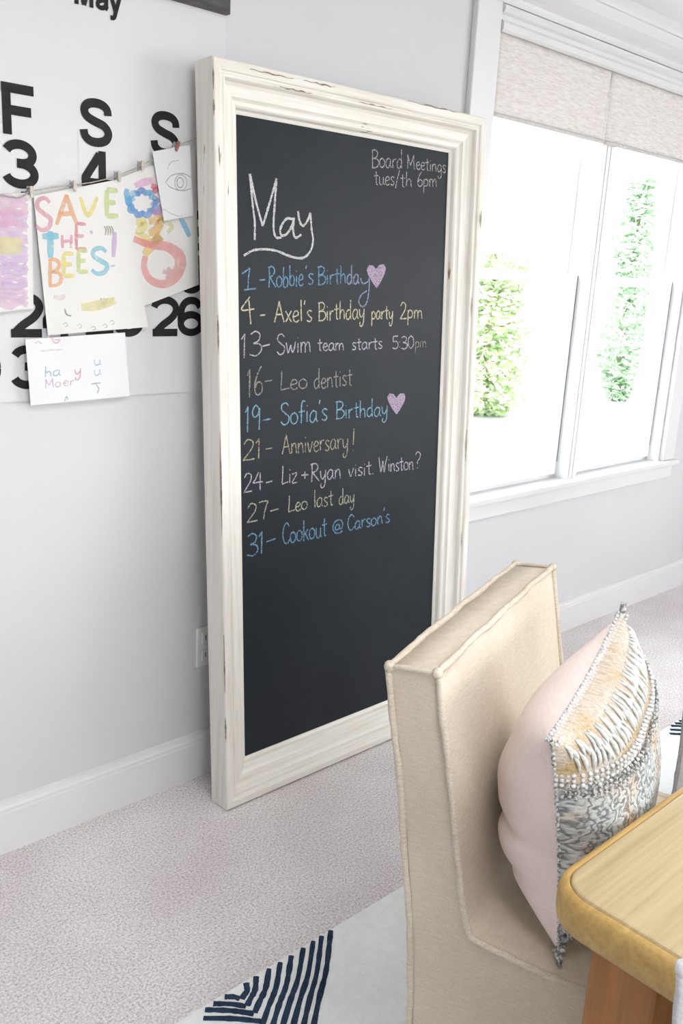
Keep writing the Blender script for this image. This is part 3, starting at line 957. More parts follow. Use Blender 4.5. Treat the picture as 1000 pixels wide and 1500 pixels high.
chalk('chalk_word', wd_(zB, '24', 48, 652, 134, 640, 572) + [zline(zB, [(146, 609), (172, 602)])] + wd_(zB, 'Liz', 212, 616, 282, 606, 540)
      + [[zline(zB, [(313, 560), (313, 592)]), zline(zB, [(298, 577), (328, 574)])]] + wd_(zB, 'Ryan', 338, 606, 470, 588, 528)
      + wd_(zB, 'visit.', 498, 586, 612, 572, 520) + wd_(zB, 'Winston', 630, 564, 782, 552, 498) + wd_(zB, '?', 786, 550, 812, 546, 480), C_LAV, .0034)
chalk('chalk_word', wd_(zB, '27', 62, 778, 156, 764, 700) + [zline(zB, [(164, 732), (200, 721)])] + wd_(zB, 'Leo', 240, 736, 326, 722, 668)
      + wd_(zB, 'last', 350, 718, 436, 704, 645) + wd_(zB, 'day', 458, 706, 528, 694, 640), chalk_mat('chalk_ivory', (.42, .42, .31), .49), .0034)
chalk('chalk_word', wd_(zB, '31', 62, 928, 146, 912, 832) + [zline(zB, [(148, 864), (186, 850)])] + wd_(zB, 'Cookout', 215, 874, 408, 840, 785)
      + wd_(zB, '@', 430, 832, 480, 822, 765) + wd_(zB, "Carson's", 495, 818, 680, 778, 752), C_BLUE, .0040)


def heart(z, outline, label):
    pts = [z(x, y) for x, y in outline]
    bm = bmesh.new()
    vs = [bm.verts.new(on_plane(x, y, CP + B_N * .0006, B_N)) for x, y in pts]
    bm.faces.new(vs)
    ring = [on_plane(x, y, CP + B_N * .0009, B_N) for x, y in pts + pts[:1]]
    ribbon(bm, resample(ring, .004), .004, B_N, 0, .2)
    tag(link('chalk_heart', bm, C_PINK, board), label)


heart(zA, [(622, 680), (604, 655), (586, 622), (581, 602), (590, 586), (606, 588), (619, 604), (634, 586), (652, 583), (660, 596), (655, 618), (640, 650)], 'lilac chalk heart after the first birthday')
heart(zB, [(708, 312), (690, 288), (674, 258), (670, 240), (678, 228), (694, 230), (706, 246), (722, 228), (738, 226), (744, 240), (738, 262), (722, 292)], 'lilac chalk heart after the second birthday')


# ------------------------------------------------------------------ wall calendar
def heavy(ch):
    """centre lines of heavy grotesque characters: box width .72, height 1, stroke .19"""
    def arc(cx, cy, rx, ry, a0, a1, n=14):
        return [(cx + rx * math.cos(R(a0 + (a1 - a0) * k / n)), cy + ry * math.sin(R(a0 + (a1 - a0) * k / n))) for k in range(n + 1)]
    h = .095
    D = {
        '0': [arc(.36, .5, .265, .405, 0, 360, 28)],
        '1': [[(.14, .70), (.30, .72), (.40, .80), (.43, .905)], [(.43, 1.0), (.43, 0)]],
        '2': [arc(.36, .68, .265, .225, 170, 0, 12) + [(.60, .58), (.50, .44), (.30, .28), (.17, .14), (.13, h)], [(.06, h), (.66, h)]],
        '3': [arc(.35, .70, .245, .205, 160, -80, 14)[:13] + [(.42, .52), (.30, .52)], [(.30, .52), (.42, .51)] + arc(.355, .305, .265, .21, 70, -165, 14)],
        '4': [[(.47, 1.0), (.47, 0)], [(.42, .92), (.10, .36)], [(.04, .30), (.70, .30)]],
        '5': [[(.62, .905), (.20, .905)], [(.20, .96), (.14, .50)], [(.12, .52), (.22, .58)] + arc(.36, .33, .265, .24, 105, -165, 16)],
        '6': [arc(.36, .32, .255, .225, 0, 360, 24), [(.105, .32), (.105, .52), (.14, .74), (.24, .87), (.37, .905), (.50, .87), (.59, .74)]],
        '7': [[(.06, .905), (.66, .905)], [(.60, .88), (.44, .58), (.33, .30), (.29, 0)]],
        '8': [arc(.36, .70, .225, .205, 0, 360, 24), arc(.36, .30, .265, .205, 0, 360, 24)],
        '9': [arc(.36, .68, .255, .225, 0, 360, 24), [(.615, .68), (.615, .48), (.58, .26), (.48, .13), (.35, .095), (.22, .13), (.13, .26)]],
        'S': [[(.63, .68), (.61, .80), (.52, .88), (.36, .905), (.21, .87), (.13, .78), (.13, .68), (.20, .59), (.36, .52), (.53, .46), (.62, .36), (.63, .26), (.56, .15), (.40, .095), (.24, .11), (.13, .20), (.10, .33)]],
        'F': [[(.15, 1.0), (.15, 0)], [(.06, .905), (.68, .905)], [(.10, .48), (.62, .48)]],
        'T': [[(.36, 1.0), (.36, 0)], [(.02, .905), (.70, .905)]],
        'M': [[(.13, 1), (.13, 0)], [(.75, 1), (.75, 0)], [(.15, .97), (.44, .03)], [(.73, .97), (.44, .03)]],
        'W': [[(.06, 1), (.25, .02)], [(.25, .02), (.46, .98)], [(.46, .98), (.67, .02)], [(.67, .02), (.86, 1)]],
        'a': [[(.12, .50), (.17, .59), (.30, .64), (.44, .60), (.49, .50), (.49, .15), (.55, .08)], [(.49, .38), (.25, .33), (.13, .24), (.14, .12), (.26, .08), (.42, .13), (.49, .26)]],
        'y': [[(.08, .70), (.31, .06)], [(.53, .70), (.33, .10), (.24, -.14), (.08, -.17)]],
    }
    return D[ch]


YS = -.0042
cal = empty('wall_calendar', (.75, 0, 1.1), 'big white May wall calendar with heavy black numerals', 'calendar')
CALX0, CALX1, CALZ0, CALZ1 = .118 - .02, 1.359, 1.100, 1.985
link('calendar_sheet', boxes(((CALX0, YS, CALZ0), (CALX1, YS + .0015, CALZ1))), POSTER, cal)


def printed(text, x, z, capw, caph, stroke=.19):
    bm = bmesh.new()
    n = Vector((0, -1, 0))
    cx = x
    lift = .0012
    for c in text:
        for st in heavy(c):
            pts = [Vector((cx + px * capw, YS, z + pz * caph)) for px, pz in st]
            if len(pts) > 3:
                pts = smoothline(pts, 3)
            lift += .00004
            ribbon(bm, pts, stroke * caph, n, lift)
        cx += capw * (.64 if caph > .06 else .58) if c not in 'M' else capw * .90
    return bm


rows = [1.545, 1.444, 1.342, 1.239, 1.127]
colx = [.118 + .1738 * k for k in range(7)]
CW, CHT = .116, .0955
for c, x in zip('MTWTFSS', colx):
    link('weekday_letter', printed(c, x - .007, 1.648, .110, .098), INK, cal)
for d in range(1, 32):
    r_, c_ = divmod(d + 1, 7)
    link('date_number', printed(str(d), colx[c_] - .008, rows[r_], CW, CHT), INK, cal)
link('month_name', printed('May', .974, 1.921, .054, .056, .165), INK, cal)
bar_ = boxes(((CALX0 - .01, -.020, 1.978), (CALX1 + .002, -.0005, 2.030)))
tag(link('hanger_bar', bar_, HANGER, cal, bevel=.002), 'charcoal bar across the calendar top')
cr = bmesh.new()
ribbon(cr, [Vector((.9745 + .0004 * k, YS, 1.105 + .66 * k / 10)) for k in range(11)], .0012, Vector((0, -1, 0)), .0007)
ribbon(cr, [Vector((1.1500 + .0005 * k, YS, 1.13 + .64 * k / 10)) for k in range(11)], .0012, Vector((0, -1, 0)), .0007)
link('fold_crease', cr, plain('crease_grey', (.66, .66, .66), None, 10, .7), cal)

# ------------------------------------------------------------------ wall outlet
ot = empty('wall_outlet', (1.335, 0, .39), 'white outlet plate on the wall half hidden by the chalkboard foot', 'outlet')
link('cover_plate', boxes(((1.296, -.006, .335), (1.366, 0, .452))), PLASTIC, ot, bevel=.004)
for z in (.418, .368):
    link('socket', boxes(((1.312, -.009, z - .016), (1.350, -.005, z + .016))), PLASTIC, ot, bevel=.004)
    link('slot', boxes(((1.322, -.0096, z - .006), (1.3245, -.0088, z + .008)), ((1.337, -.0096, z - .006), (1.3395, -.0088, z + .008))), SLOT, ot)

# ------------------------------------------------------------------ string of children's artwork
yS = -.016
sp = [on_wall(x, y, yS) for x, y in ((0, 285), (45, 280), (75, 275), (107, 271), (140, 266), (172, 257), (206, 243), (235, 228), (257, 214), (284, 204))]
sp = [Vector((.25, -.001, 1.66)), Vector((.32, -.012, 1.652)), Vector((.52, yS, 1.600))] + sp + [Vector((1.30, -.010, 1.708)), Vector((1.33, -.001, 1.722))]
bm = bmesh.new()
tube(bm, resample(smoothline(sp, 8), .008), .0013, 6, .15)
tag(link('twine_string', bm, TWINE, None, True), 'thin twine line holding the drawings across the calendar', 'string')


class Sheet:
    """a sheet of paper given by its four photo corners on a slightly tilted plane"""
    def __init__(self, name, corners, ytop, ybot, mat, label):
        tl, tr, br, bl = corners
        self.P = on_wall(*tl, ytop)
        b = on_wall(*bl, ybot)
        r_ = on_wall(*tr, ytop)
        self.n = (r_ - self.P).cross(b - self.P).normalized()
        if self.n.y > 0:
            self.n = -self.n
        bm = bmesh.new()
        fr = [on_plane(*c, self.P, self.n) for c in corners]
        loft(bm, [[p + self.n * .0003 for p in fr], [p - self.n * .0003 for p in fr]])
        c = sum(fr, Vector()) / 4
        self.root = empty(name, c, label, 'drawing', 'drawings clipped on the twine')
        link('paper', bm, mat, self.root)
        self.bm = bmesh.new()
        self.lay = self.bm.loops.layers.float_color.new('mark')
        self.k = 0

    def mark(self, pts, color, wpx):
        self.k += 1
        w3 = [on_plane(x, y, self.P, self.n) for x, y in pts]
        sc = (w3[0] - CAM_C).length / FPX
        ribbon(self.bm, w3, lambda q: wpx * sc * (.75 + .35 * math.sin(PI * q)), self.n, .0006 + self.k * .000012, .05, color, self.lay)

    def done(self, name, mat):
        link(name, self.bm, mat, self.root)


z2 = lambda x, y: (x * .34, 280 + y * .34)
z1 = lambda x, y: (x * .34, y * .34)
WHT = (.8, .8, .8)
# pink and lilac painting at the picture's edge
s = Sheet('pink_painting', [(-42, 290), (46, 281), (49, 452), (-46, 462)], -.010, -.016, PAPER, 'pink and lilac painted sheet with a yellow bar, leftmost on the twine')
for y in range(292, 452, 9):
    s.mark([(x, y + 3 * math.sin(x * .2 + y)) for x in range(-38, 44, 6)], random.choice([(.72, .55, .78), (.76, .60, .80), (.80, .58, .72), (.70, .58, .80)]), 11)
for y in (312, 326):
    s.mark([(x, y + 2 * math.sin(x * .3)) for x in range(-30, 38, 5)], (.85, .50, .66), 10)
for y in (352, 360, 368):
    s.mark([(x, y) for x in range(-34, 34, 6)], (.82, .80, .42), 9)
for k in range(8):
    s.mark(zline(z2, [(10, 320 + k * 20), (40, 310 + k * 22), (80, 325 + k * 20), (110, 312 + k * 20)]), (.62, .50, .76), 1.6)
s.done('painted_marks', WATER)
# save the bees
RED, ORG, YEL, LIM, BLU, LIL, PNK = (.72, .25, .28), (.84, .42, .18), (.84, .74, .22), (.62, .70, .30), (.22, .58, .72), (.62, .46, .72), (.76, .34, .42)
b = Sheet('bees_poster', [(49, 287), (177, 262), (217, 479), (70, 491)], -.0135, -.019, PAPER, 'cream painted sheet lettered save the bees in rainbow colours')


def letter(sheet, ch, x0, y0, x1, y1, color, wpx):
    """a painted capital filling the zoomed box x0..x1, y0 (top)..y1 (bottom)"""
    wd, st = G[ch]
    for q in st:
        pts = [z2(x0 + (gx / wd) * (x1 - x0), y1 - gy * (y1 - y0)) for gx, gy in q]
        sheet.mark([(p.x, p.y) for p in smoothline([(*p, 0) for p in pts], 5)], color, wpx)


for ch, x0, y0, x1, y1, c, wp in (('S', 148, 30, 225, 168, PNK, 6), ('A', 238, 15, 338, 145, ORG, 6), ('V', 338, 25, 425, 105, YEL, 6), ('E', 450, -5, 512, 108, LIM, 7),
                                  ('T', 178, 172, 255, 288, BLU, 9), ('H', 262, 188, 312, 245, PNK, 4), ('E', 320, 140, 374, 250, RED, 4.5),
                                  ('B', 208, 295, 266, 408, ORG, 5), ('E', 266, 268, 322, 366, YEL, 6), ('E', 330, 255, 380, 348, LIM, 6), ('S', 388, 245, 468, 356, BLU, 6.5), ('!', 462, 190, 512, 325, LIL, 7)):
    letter(b, ch, x0, y0, x1, y1, c, wp)
OLV = (.20, .20, .10)
for k in range(4):
    b.mark(zline(z2, [(448 + k * 10, 150), (456 + k * 10, 168), (452 + k * 11, 190)]), OLV, 1.8)
for k in range(5):
    b.mark(zline(z2, [(420 + k * 15, 505 - k * 6), (428 + k * 15, 480 - k * 4), (436 + k * 13, 460)]), (.28, .32, .10), 2.4)
b.mark(zline(z2, [(350, 500), (400, 495), (450, 485), (495, 470)]), (.82, .76, .36), 12)
b.mark(zline(z2, [(278, 505), (285, 530), (306, 538)]), (.25, .25, .28), 2.2)
b.mark(zline(z2, [(230, 455), (260, 460), (280, 450)]), (.80, .72, .72), 6)
b.mark(zline(z2, [(390, 170), (396, 185)]), LIL, 4)
for x, y in ((270, 575), (330, 580), (390, 590), (440, 580), (470, 565)):
    b.mark(zline(z2, [(x, y), (x + 12, y - 8), (x + 20, y + 4), (x + 8, y + 10)]), (.66, .64, .64), 1.5)
b.done('painted_letters', WATER)
# rainbow painting
r = Sheet('rainbow_painting', [(172, 262), (286, 218), (291, 417), (211, 448)], -.010, -.013, PAPER, 'white sheet with blue, orange and pink painted swirls by the chalkboard edge')
dark_blue, sky = (.08, .22, .62), (.14, .46, .78)
for k in range(9):
    a = k * .7
    r.mark(zline(z2, [(612 + 55 * math.cos(a), 50 + 42 * math.sin(a)), (612 + 62 * math.cos(a + .5), 52 + 55 * math.sin(a + .5)), (612 + 40 * math.cos(a + 1.0), 52 + 40 * math.sin(a + 1.0))]), random.choice([dark_blue, sky, (.18, .36, .74)]), 8)
r.mark(zline(z2, [(548, -10), (545, 20), (560, 60), (580, 90)]), sky, 9)
r.mark(zline(z1, [(580, 800), (620, 785), (660, 775)]), (.84, .46, .70), 9)
r.mark(zline(z1, [(650, 800), (672, 812), (660, 830)]), (.80, .16, .24), 8)
r.mark(zline(z2, [(650, 80), (680, 95), (690, 60)]), (.52, .30, .62), 8)
for p, c, wp in (([(585, 130), (620, 140), (600, 180), (640, 210)], (.86, .78, .28), 12), ([(640, 130), (690, 125), (670, 170), (640, 180)], (.86, .52, .14), 12),
                 ([(600, 215), (650, 225), (690, 195), (640, 250), (620, 275)], (.86, .60, .24), 12), ([(700, 130), (740, 150), (720, 180)], (.84, .80, .50), 6)):
    r.mark(zline(z2, p), c, wp)
r.mark(zline(z2, [(575, 205), (640, 230), (720, 235), (775, 270), (785, 320), (755, 375), (700, 400), (645, 380), (620, 330), (625, 280)]), (.84, .36, .34), 11)
r.mark(zline(z2, [(650, 245), (715, 250), (758, 290), (752, 340), (715, 375)]), (.84, .42, .40), 6)
r.mark(zline(z2, [(700, 345), (740, 355), (720, 330)]), (.86, .56, .56), 7)
r.mark(zline(z2, [(775, 115), (795, 150), (815, 195)]), sky, 8)
r.done('painted_swirls', WATER)
# pencil drawing of an eye
e = Sheet('eye_drawing', [(223, 222), (278, 212), (283, 316), (240, 324)], -.018, -.021, CARD, 'small white pencil drawing of an eye clipped beside the chalkboard')
GRY = (.33, .30, .30)
ell = lambda cx, cy, rx, ry, n=20: [z1(cx + rx * math.cos(2 * PI * k / n), cy + ry * math.sin(2 * PI * k / n)) for k in range(n + 1)]
e.mark(ell(775, 787, 14, 22), GRY, 1.4)
e.mark(ell(778, 787, 26, 34), (.5, .48, .48), 1.2)
e.mark(zline(z1, [(712, 785), (740, 755), (790, 748), (822, 765)]), (.5, .48, .48), 1.4)
e.mark(zline(z1, [(712, 785), (735, 808), (785, 822), (822, 812)]), (.5, .48, .48), 1.4)
e.mark(zline(z1, [(720, 730), (735, 700), (770, 690)]), (.66, .64, .64), 1.2)
e.mark(zline(z1, [(700, 900), (760, 930), (800, 925)]), (.72, .70, .70), 1.2)
e.done('pencil_lines', CRAYON)
# small card
c = Sheet('greeting_card', [(37, 497), (183, 487), (190, 580), (45, 594)], -.0215, -.0235, CARD, 'small white greeting card in faint coloured pencil, lowest on the wall')
c.root['category'] = 'card'


def scrib(t, x0, y0, x1, y1, top, col):
    for st in zword(z2, t, x0, y0, x1, y1, top):
        c.mark(st, col, 1.7)


scrib('ha', 190, 800, 262, 795, 755, (.35, .58, .74))
scrib('y', 318, 795, 352, 790, 745, (.74, .30, .34))
scrib('Mo', 192, 850, 262, 842, 810, (.70, .56, .72))
scrib('er', 270, 840, 322, 836, 800, (.80, .58, .60))
scrib('u', 402, 750, 436, 748, 700, (.52, .66, .80))
scrib('u', 402, 795, 436, 790, 745, (.56, .70, .82))
for p, col in (([(390, 832), (410, 828), (434, 826)], (.36, .36, .36)), ([(412, 830), (424, 850), (418, 872)], (.4, .55, .45)), ([(278, 905), (285, 885), (292, 900)], (.45, .55, .5)),
               ([(205, 625), (235, 640), (258, 640), (240, 655), (222, 640)], (.78, .50, .52)), ([(150, 655), (165, 648), (180, 660)], (.78, .62, .66)), ([(170, 690), (200, 686), (268, 682)], (.76, .74, .76))):
    c.mark(zline(z2, p), col, 1.7)
c.done('pencil_writing', CRAYON)


def pin(x, y, mat, label, ang=0.0):
    p = on_wall(x, y, -.0135)
    t = empty('mini_clothespin', p, label, 'clothespin', 'little pins on the twine')
    ca, sa = math.cos(ang), math.sin(ang)
    for dy in (-1, 1):
        bm = bmesh.new()
        y0 = -.0135 + dy * .0085
        prof = [(-.0035, .011), (.0035, .011), (.0035, -.006), (.0025, -.012), (-.0025, -.012), (-.0035, -.006)]
        ring = lambda yy: [Vector((p.x + a * ca - b_ * sa, yy, p.z + a * sa + b_ * ca)) for a, b_ in prof]
        loft(bm, [ring(y0 - .0018), ring(y0 + .0018)])
        link('prong', bm, mat, t)
    bm = bmesh.new()
    tube(bm, [(p.x - .0045, -.0135 - .010, p.z + .001), (p.x - .0045, -.0135 + .010, p.z + .001)], .001, 6)
    tube(bm, [(p.x - .0042, -.0135, p.z + .001), (p.x + .0042, -.0135, p.z + .001)], .0075, 10)
    link('spring', bm, STEEL, t)


pin(44, 281, PIN, 'pale little clothespin on the right corner of the pink painting')
pin(107, 272, PIN, 'pale little clothespin over the middle of the bees sheet')
pin(172, 258, PIN, 'pale little clothespin between the bees sheet and the swirl painting')
pin(206, 243, PIN, 'pale little clothespin on the top edge of the swirl painting')
pin(257, 214, PIN_RED, 'rust coloured clothespin holding the eye drawing', -.3)

# ------------------------------------------------------------------ dining chairs
CHW, CHH, SEAT = .55, .893, .513
REAR = [(0, .893), (.012, .82), (.0215, .772), (.034, .70), (.047, .608), (.058, .54), (.066, .47), (.072, .40), (.075, .34), (.076, .24), (.076, .13)]
FRONT = [(.070, .901), (.080, .85), (.0915, .795), (.106, .72), (.1215, .637), (.133, .58), (.142, .545), (.151, .525)]
SEATL = [(.165, .520), (.19, .517), (.256, .512), (.33, .511), (.43, .510), (.512, .506), (.532, .496), (.539, .48), (.540, .40), (.540, .13)]


def make_chair(name, label, loc, phi, body, pipe, group):
    """local frame: x across the chair, -y towards the sitter's knees; origin under the rear left top corner"""
    t = empty(name, loc, label, 'chair', group, phi)
    P = lambda u, dz: Vector((u, -dz[0], dz[1]))
    prof = REAR[::-1] + FRONT + SEATL
    bm = bmesh.new()
    us = [0, .004, .02] + [.06 + (CHW - .12) * k / 10 for k in range(11)] + [CHW - .02, CHW - .004, CHW]
    rings = []
    for u in us:
        e_ = min(u, CHW - u)
        puff = 0.006 * (1 - math.exp(-e_ / .06)) if e_ > 0 else -.003
        ring = []
        for i, (d, z) in enumerate(prof):
            a = prof[max(i - 1, 0)]
            c_ = prof[min(i + 1, len(prof) - 1)]
            tx, tz = c_[0] - a[0], c_[1] - a[1]
            L = math.hypot(tx, tz) or 1
            nd, nz = -tz / L, tx / L
            wob = .0025 * mnoise.noise((u * 5, d * 9, z * 6 + loc[0]))
            k = puff + (wob if e_ > .01 else 0)
            if i in (0, len(prof) - 1):
                k = 0
            ring.append(P(u, (d + nd * k, z + nz * k)))
        rings.append(ring)
    loft(bm, rings)
    o = link('upholstery', bm, body, t, False, world=False)
    for p in o.data.polygons:
        p.use_smooth = len(p.vertices) == 4
    rad = .0052

    def pipe_line(pts, r_=rad):
        bm2 = bmesh.new()
        tube(bm2, resample(smoothline(pts, 4), .012), r_, 8, .12)
        link('piping', bm2, pipe, t, True, world=False)
    for u in (-.001, CHW + .001):
        pipe_line([P(u, (d - .002, z)) for d, z in REAR])
        pipe_line([P(u, (d + .001, z)) for d, z in FRONT + SEATL[:-1]])
        pipe_line([P(u, (0, .894)), P(u, (.035, .899)), P(u, (.070, .902))], .0040)
    for d, z in ((0, .895), (.070, .903)):
        pipe_line([P(u, (d + .0015 * math.sin(u * 40), z + .003 * math.sin(PI * u / CHW))) for u in [CHW * k / 8 for k in range(9)]])
    pipe_line([P(CHW * k / 8, (.534, .503)) for k in range(9)])
    for u in (-.001, CHW + .001):
        for d, z in ((0, .894), (.070, .902)):
            bm2 = bmesh.new()
            ball(bm2, P(u, (d, z)), .0082, 8, 6)
            link('piping_knot', bm2, pipe, t, True, world=False)
    for u0 in (.012, CHW - .057):
        for d0 in (.09, .482):
            bm3 = bmesh.new()
            q = lambda s, z: [Vector((u0 + .0225 + sx * s, -(d0 + .0225 + sy * s), z)) for sx, sy in ((-1, -1), (1, -1), (1, 1), (-1, 1))]
            loft(bm3, [q(.016, .0135), q(.0225, .14)])
            link('leg', bm3, DARK_LEG, t, False, world=False)
    return t


GRP = 'dining chairs round the table'
make_chair('dining_chair', 'beige linen dining chair with the pillow, back turned to the chalkboard', (.8355, -1.1515, 0), .327, LINEN, LINEN_PIPE, GRP)
make_chair('dining_chair', 'pale grey dining chair with shade painted into its seam cut off by the right edge', (2.000, -.995, 0), 0.0, GREY_LINEN, SHADED_PIPE, GRP)
make_chair('dining_chair', 'pale grey dining chair at the table end in the bottom right corner', (.618, -1.689 - CHW, 0), PI / 2, GREY_LINEN, GREY_LINEN, GRP)

# ------------------------------------------------------------------ dining table
TX0, TX1, TY1, TY0, TZ = .800, 2.75, -1.443, -2.42, .742
table = empty('dining_table', (1.7, -1.93, 0), 'pale oak dining table corner with a thick honey edge', 'table')


def rrect(inset, z, rc, n=8):
    x0, x1, y0, y1 = TX0 + inset, TX1 - inset, TY0 + inset, TY1 - inset
    rc = max(.004, rc - inset)
    out = []
    for cx, cy, a0 in ((x0 + rc, y0 + rc, 180), (x1 - rc, y0 + rc, 270), (x1 - rc, y1 - rc, 0), (x0 + rc, y1 - rc, 90)):
        for k in range(n + 1):
            a = R(a0 + 90 * k / n)
            out.append(Vector((cx + rc * math.cos(a), cy + rc * math.sin(a), z)))
    return out


RC = .055
bm = bmesh.new()
loft(bm, [rrect(.014, TZ - .020, RC), rrect(.014, TZ - .003, RC), rrect(.0155, TZ - .0008, RC), rrect(.018, TZ, RC)])
link('tabletop', bm, TABLE_TOP, table)
bm = bmesh.new()
rings = [rrect(.022, TZ - .052, RC), rrect(.008, TZ - .052, RC), rrect(.002, TZ - .046, RC), rrect(0, TZ - .034, RC), rrect(0, TZ - .016, RC), rrect(.003, TZ - .006, RC), rrect(.008, TZ - .0015, RC), rrect(.0125, TZ - .002, RC), rrect(.0138, TZ - .006, RC), rrect(.0138, TZ - .019, RC), rrect(.022, TZ - .045, RC)]
vs = loft(bm, rings, caps=False)
for i in range(len(vs[0])):
    j = (i + 1) % len(vs[0])
    bm.faces.new((vs[-1][i], vs[-1][j], vs[0][j], vs[0][i]))
tag(link('edge_band', bm, TABLE_EDGE, table, True), 'rounded honey coloured edge')
link('underside_board', boxes(((TX0 + .02, TY0 + .02, TZ - .05), (TX1 - .02, TY1 - .02, TZ - .021))), TABLE_EDGE, table)
lx, ly, ls = .838, -1.497, .085
for x in (lx, TX1 - .04 - ls):
    for y in (ly - ls, TY0 + .05):
        tag(link('leg', boxes(((x, y, .0125), (x + ls, y + ls, TZ - .050))), LEG_WOOD, table, bevel=.006), 'amber brown square leg')

# ------------------------------------------------------------------ pillow
PL = .345
PC = Vector((1.076, -1.340, .711 + .020))
n0 = Vector((math.sin(.327), -math.cos(.327), 0))
a0 = Vector((math.cos(.327), math.sin(.327), 0))
tilt, yaw, spin = .083, -.039, .182
nn = n0 * math.cos(yaw) + a0 * math.sin(yaw)
aa = a0 * math.cos(yaw) - n0 * math.sin(yaw)
PN = nn * math.cos(tilt) + Vector((0, 0, 1)) * math.sin(tilt)
PV = PN.cross(aa)
PU = aa * math.cos(spin) + PV * math.sin(spin)
PV = -aa * math.sin(spin) + PV * math.cos(spin)
pil = empty('throw_pillow', PC - Vector((0, 0, .2)), 'blush throw pillow with lace and beaded front standing on the beige chair', 'pillow')
TF, TB = .088, .128


def psurf(u, v, side):
    """point on the pillow: u,v in -1..1, side +1 front, -1 back, 0 seam"""
    pu = 1 - .085 * (1 - v * v) ** 1.0 * abs(u) ** 3
    pv = 1 - .085 * (1 - u * u) ** 1.0 * abs(v) ** 3
    x = u * PL / 2 * pu
    y = v * PL / 2 * pv
    k = max(0.0, (1 - abs(u) ** 2.3)) * max(0.0, (1 - abs(v) ** 2.3))
    w_ = (TF if side > 0 else TB) * k ** .55 * (1 if side > 0 else -1 if side < 0 else 0)
    if side < 0:
        w_ *= 1 - .22 * (v + .1)
    p = PC + PU * x + PV * y + PN * w_
    if side < 0:
        f = k ** .5
        wr = .006 * math.sin(9 * v + 3 * u + 1.0) * max(0, -u) * f + .010 * mnoise.noise((u * 2.2, v * 2.2, 5)) * f
        wr -= .012 * math.exp(-((v + .38 + .25 * u) / .07) ** 2) * f * max(0, .6 - u) + .010 * math.exp(-((v + .72 + .2 * u) / .06) ** 2) * f * max(0, .7 - u)
        p += PN * -wr
    elif side > 0:
        p += PN * (.006 * mnoise.noise((u * 2.5, v * 2.5, 1)) * k ** .5)
    # belly sags towards the seat
    return p


vb = lambda u: .56 + .06 * u + .10 * u * u - .0


def pside(name, v0, v1, side, mat, nu=48, nv=40):
    bm = bmesh.new()
    uvl = bm.loops.layers.uv.new('UVMap')
    g = []
    for j in range(nv + 1):
        row = []
        for i in range(nu + 1):
            u = -1 + 2 * i / nu
            a = v0(u) if callable(v0) else v0
            b_ = v1(u) if callable(v1) else v1
            v = a + (b_ - a) * j / nv
            row.append((bm.verts.new(psurf(u, v, side)), (i / nu, (v + 1) / 2)))
        g.append(row)
    for j in range(nv):
        for i in range(nu):
            q = [g[j][i], g[j][i + 1], g[j + 1][i + 1], g[j + 1][i]]
            f = bm.faces.new([x[0] for x in q])
            for lp, x in zip(f.loops, q):
                lp[uvl].uv = x[1]
    return link(name, bm, mat, pil, True)


tag(pside('pillow_back', -1, 1, -1, PINK, 56, 56), 'plain blush cotton back')
tag(pside('lace_band', vb, 1, 1, LACE, 60, 30), 'white and gold tufted lace band')
tag(pside('patterned_panel', -1, vb, 1, PANEL, 60, 44), 'grey embroidered panel with peach flowers')


def beads(name, path, rows_, r_, gap, mat, nrm):
    """rows of small knots along a path"""
    bm = bmesh.new()
    pts = resample(path, gap)
    for i, p in enumerate(pts):
        t = (pts[min(i + 1, len(pts) - 1)] - pts[max(i - 1, 0)]).normalized()
        n = nrm(p) if callable(nrm) else nrm
        s_ = t.cross(n).normalized()
        for k in range(rows_):
            off = (k - (rows_ - 1) / 2) * r_ * 2.0
            bmesh.ops.create_icosphere(bm, subdivisions=1, radius=r_ * random.uniform(.85, 1.1), matrix=Matrix.Translation(p + s_ * off + n * r_ * .4))
    return link(name, bm, mat, pil, True)


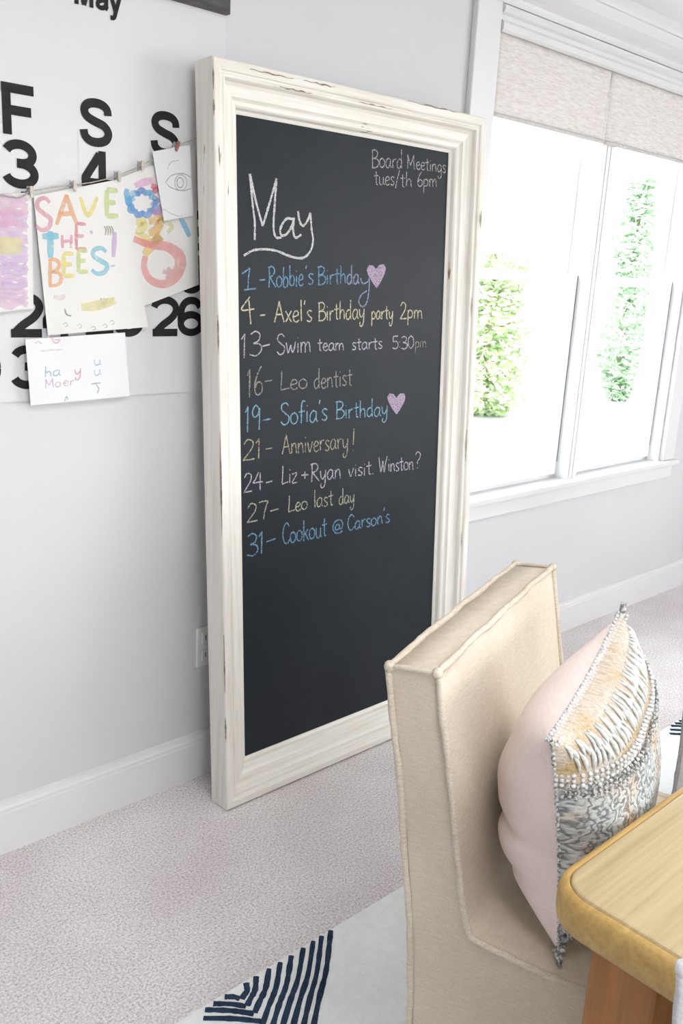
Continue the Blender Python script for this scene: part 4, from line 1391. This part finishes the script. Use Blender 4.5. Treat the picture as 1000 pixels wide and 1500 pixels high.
edge = lambda f: [f(k / 40) for k in range(41)]
beads('beaded_trim', edge(lambda t: psurf(-1 + 2 * t, .985, 0) - PV * .001), 3, .0033, .0064, BEAD, (PN * .3 + PV).normalized())
beads('beaded_trim', edge(lambda t: psurf(-1 + 2 * t, vb(-1 + 2 * t) + .03, 1)), 3, .0034, .0066, BEAD, PN)
beads('beaded_trim', edge(lambda t: psurf(-1 + 2 * t, vb(-1 + 2 * t) - .08, 1)), 3, .0034, .0066, BEAD_DARK, PN)
beads('beaded_trim', edge(lambda t: psurf(-1, .98 - 1.96 * t, 0)), 1, .0033, .0064, BEAD_DARK, (PN - PU).normalized())
beads('beaded_trim', edge(lambda t: psurf(-1 + 2 * t, -.985, 0)), 3, .0036, .0068, BEAD_DARK, (PN * .6 - PV).normalized())
beads('beaded_trim', edge(lambda t: psurf(-1 + 2 * t, -.86, 1)), 3, .0036, .0068, BEAD_DARK, PN)


TUFT = plain('white_tuft_yarn', (0.70, 0.73, 0.72), (0.54, 0.55, 0.52), 200, 0.9, bmp=.3, bscale=300)
bm = bmesh.new()
for k in range(36):
    for half in (0, 1):
        u0 = -.93 + 1.86 * (k + .5 * half) / 36
        lo = vb(u0) + .10
        v0, v1 = (lo, lo + .17) if half else (lo + .11, min(.93, lo + .27))
        du = random.uniform(-.07, .07)
        pts = [psurf(u0 + du * t, v0 + (v1 - v0) * t, 1) + PN * (.0005 + .003 * math.sin(PI * t)) for t in (0, .2, .4, .6, .8, 1)]
        rad = random.uniform(.0020, .0034)
        tube(bm, smoothline(pts, 2), lambda q: rad * (.25 + .9 * math.sin(PI * min(1, max(0, q * .96 + .02)))), 6)
tag(link('lace_tufts', bm, TUFT, pil, True), 'white yarn tufts')


def tassel(u, v, out, L):
    bm = bmesh.new()
    p = psurf(u, v, 0)
    d = (PU * u + PV * v).normalized()
    for k in range(7):
        j = Vector((random.uniform(-1, 1), random.uniform(-1, 1), random.uniform(-1, 1))) * .25
        tube(bm, smoothline([p - d * .012, p + d * .004 + j * .01, p + (d + out * .4 + j).normalized() * L], 3), lambda q: .0036 * (1 - .6 * q), 6)
    link('corner_tassel', bm, BEAD_DARK, pil, True)


tassel(1, 1, Vector((0, 0, 1)), .016)
tassel(-1, -1, PN - PU * .3, .018)
tassel(-1, 1, -PU, .006)
tassel(1, -1, PU, .012)
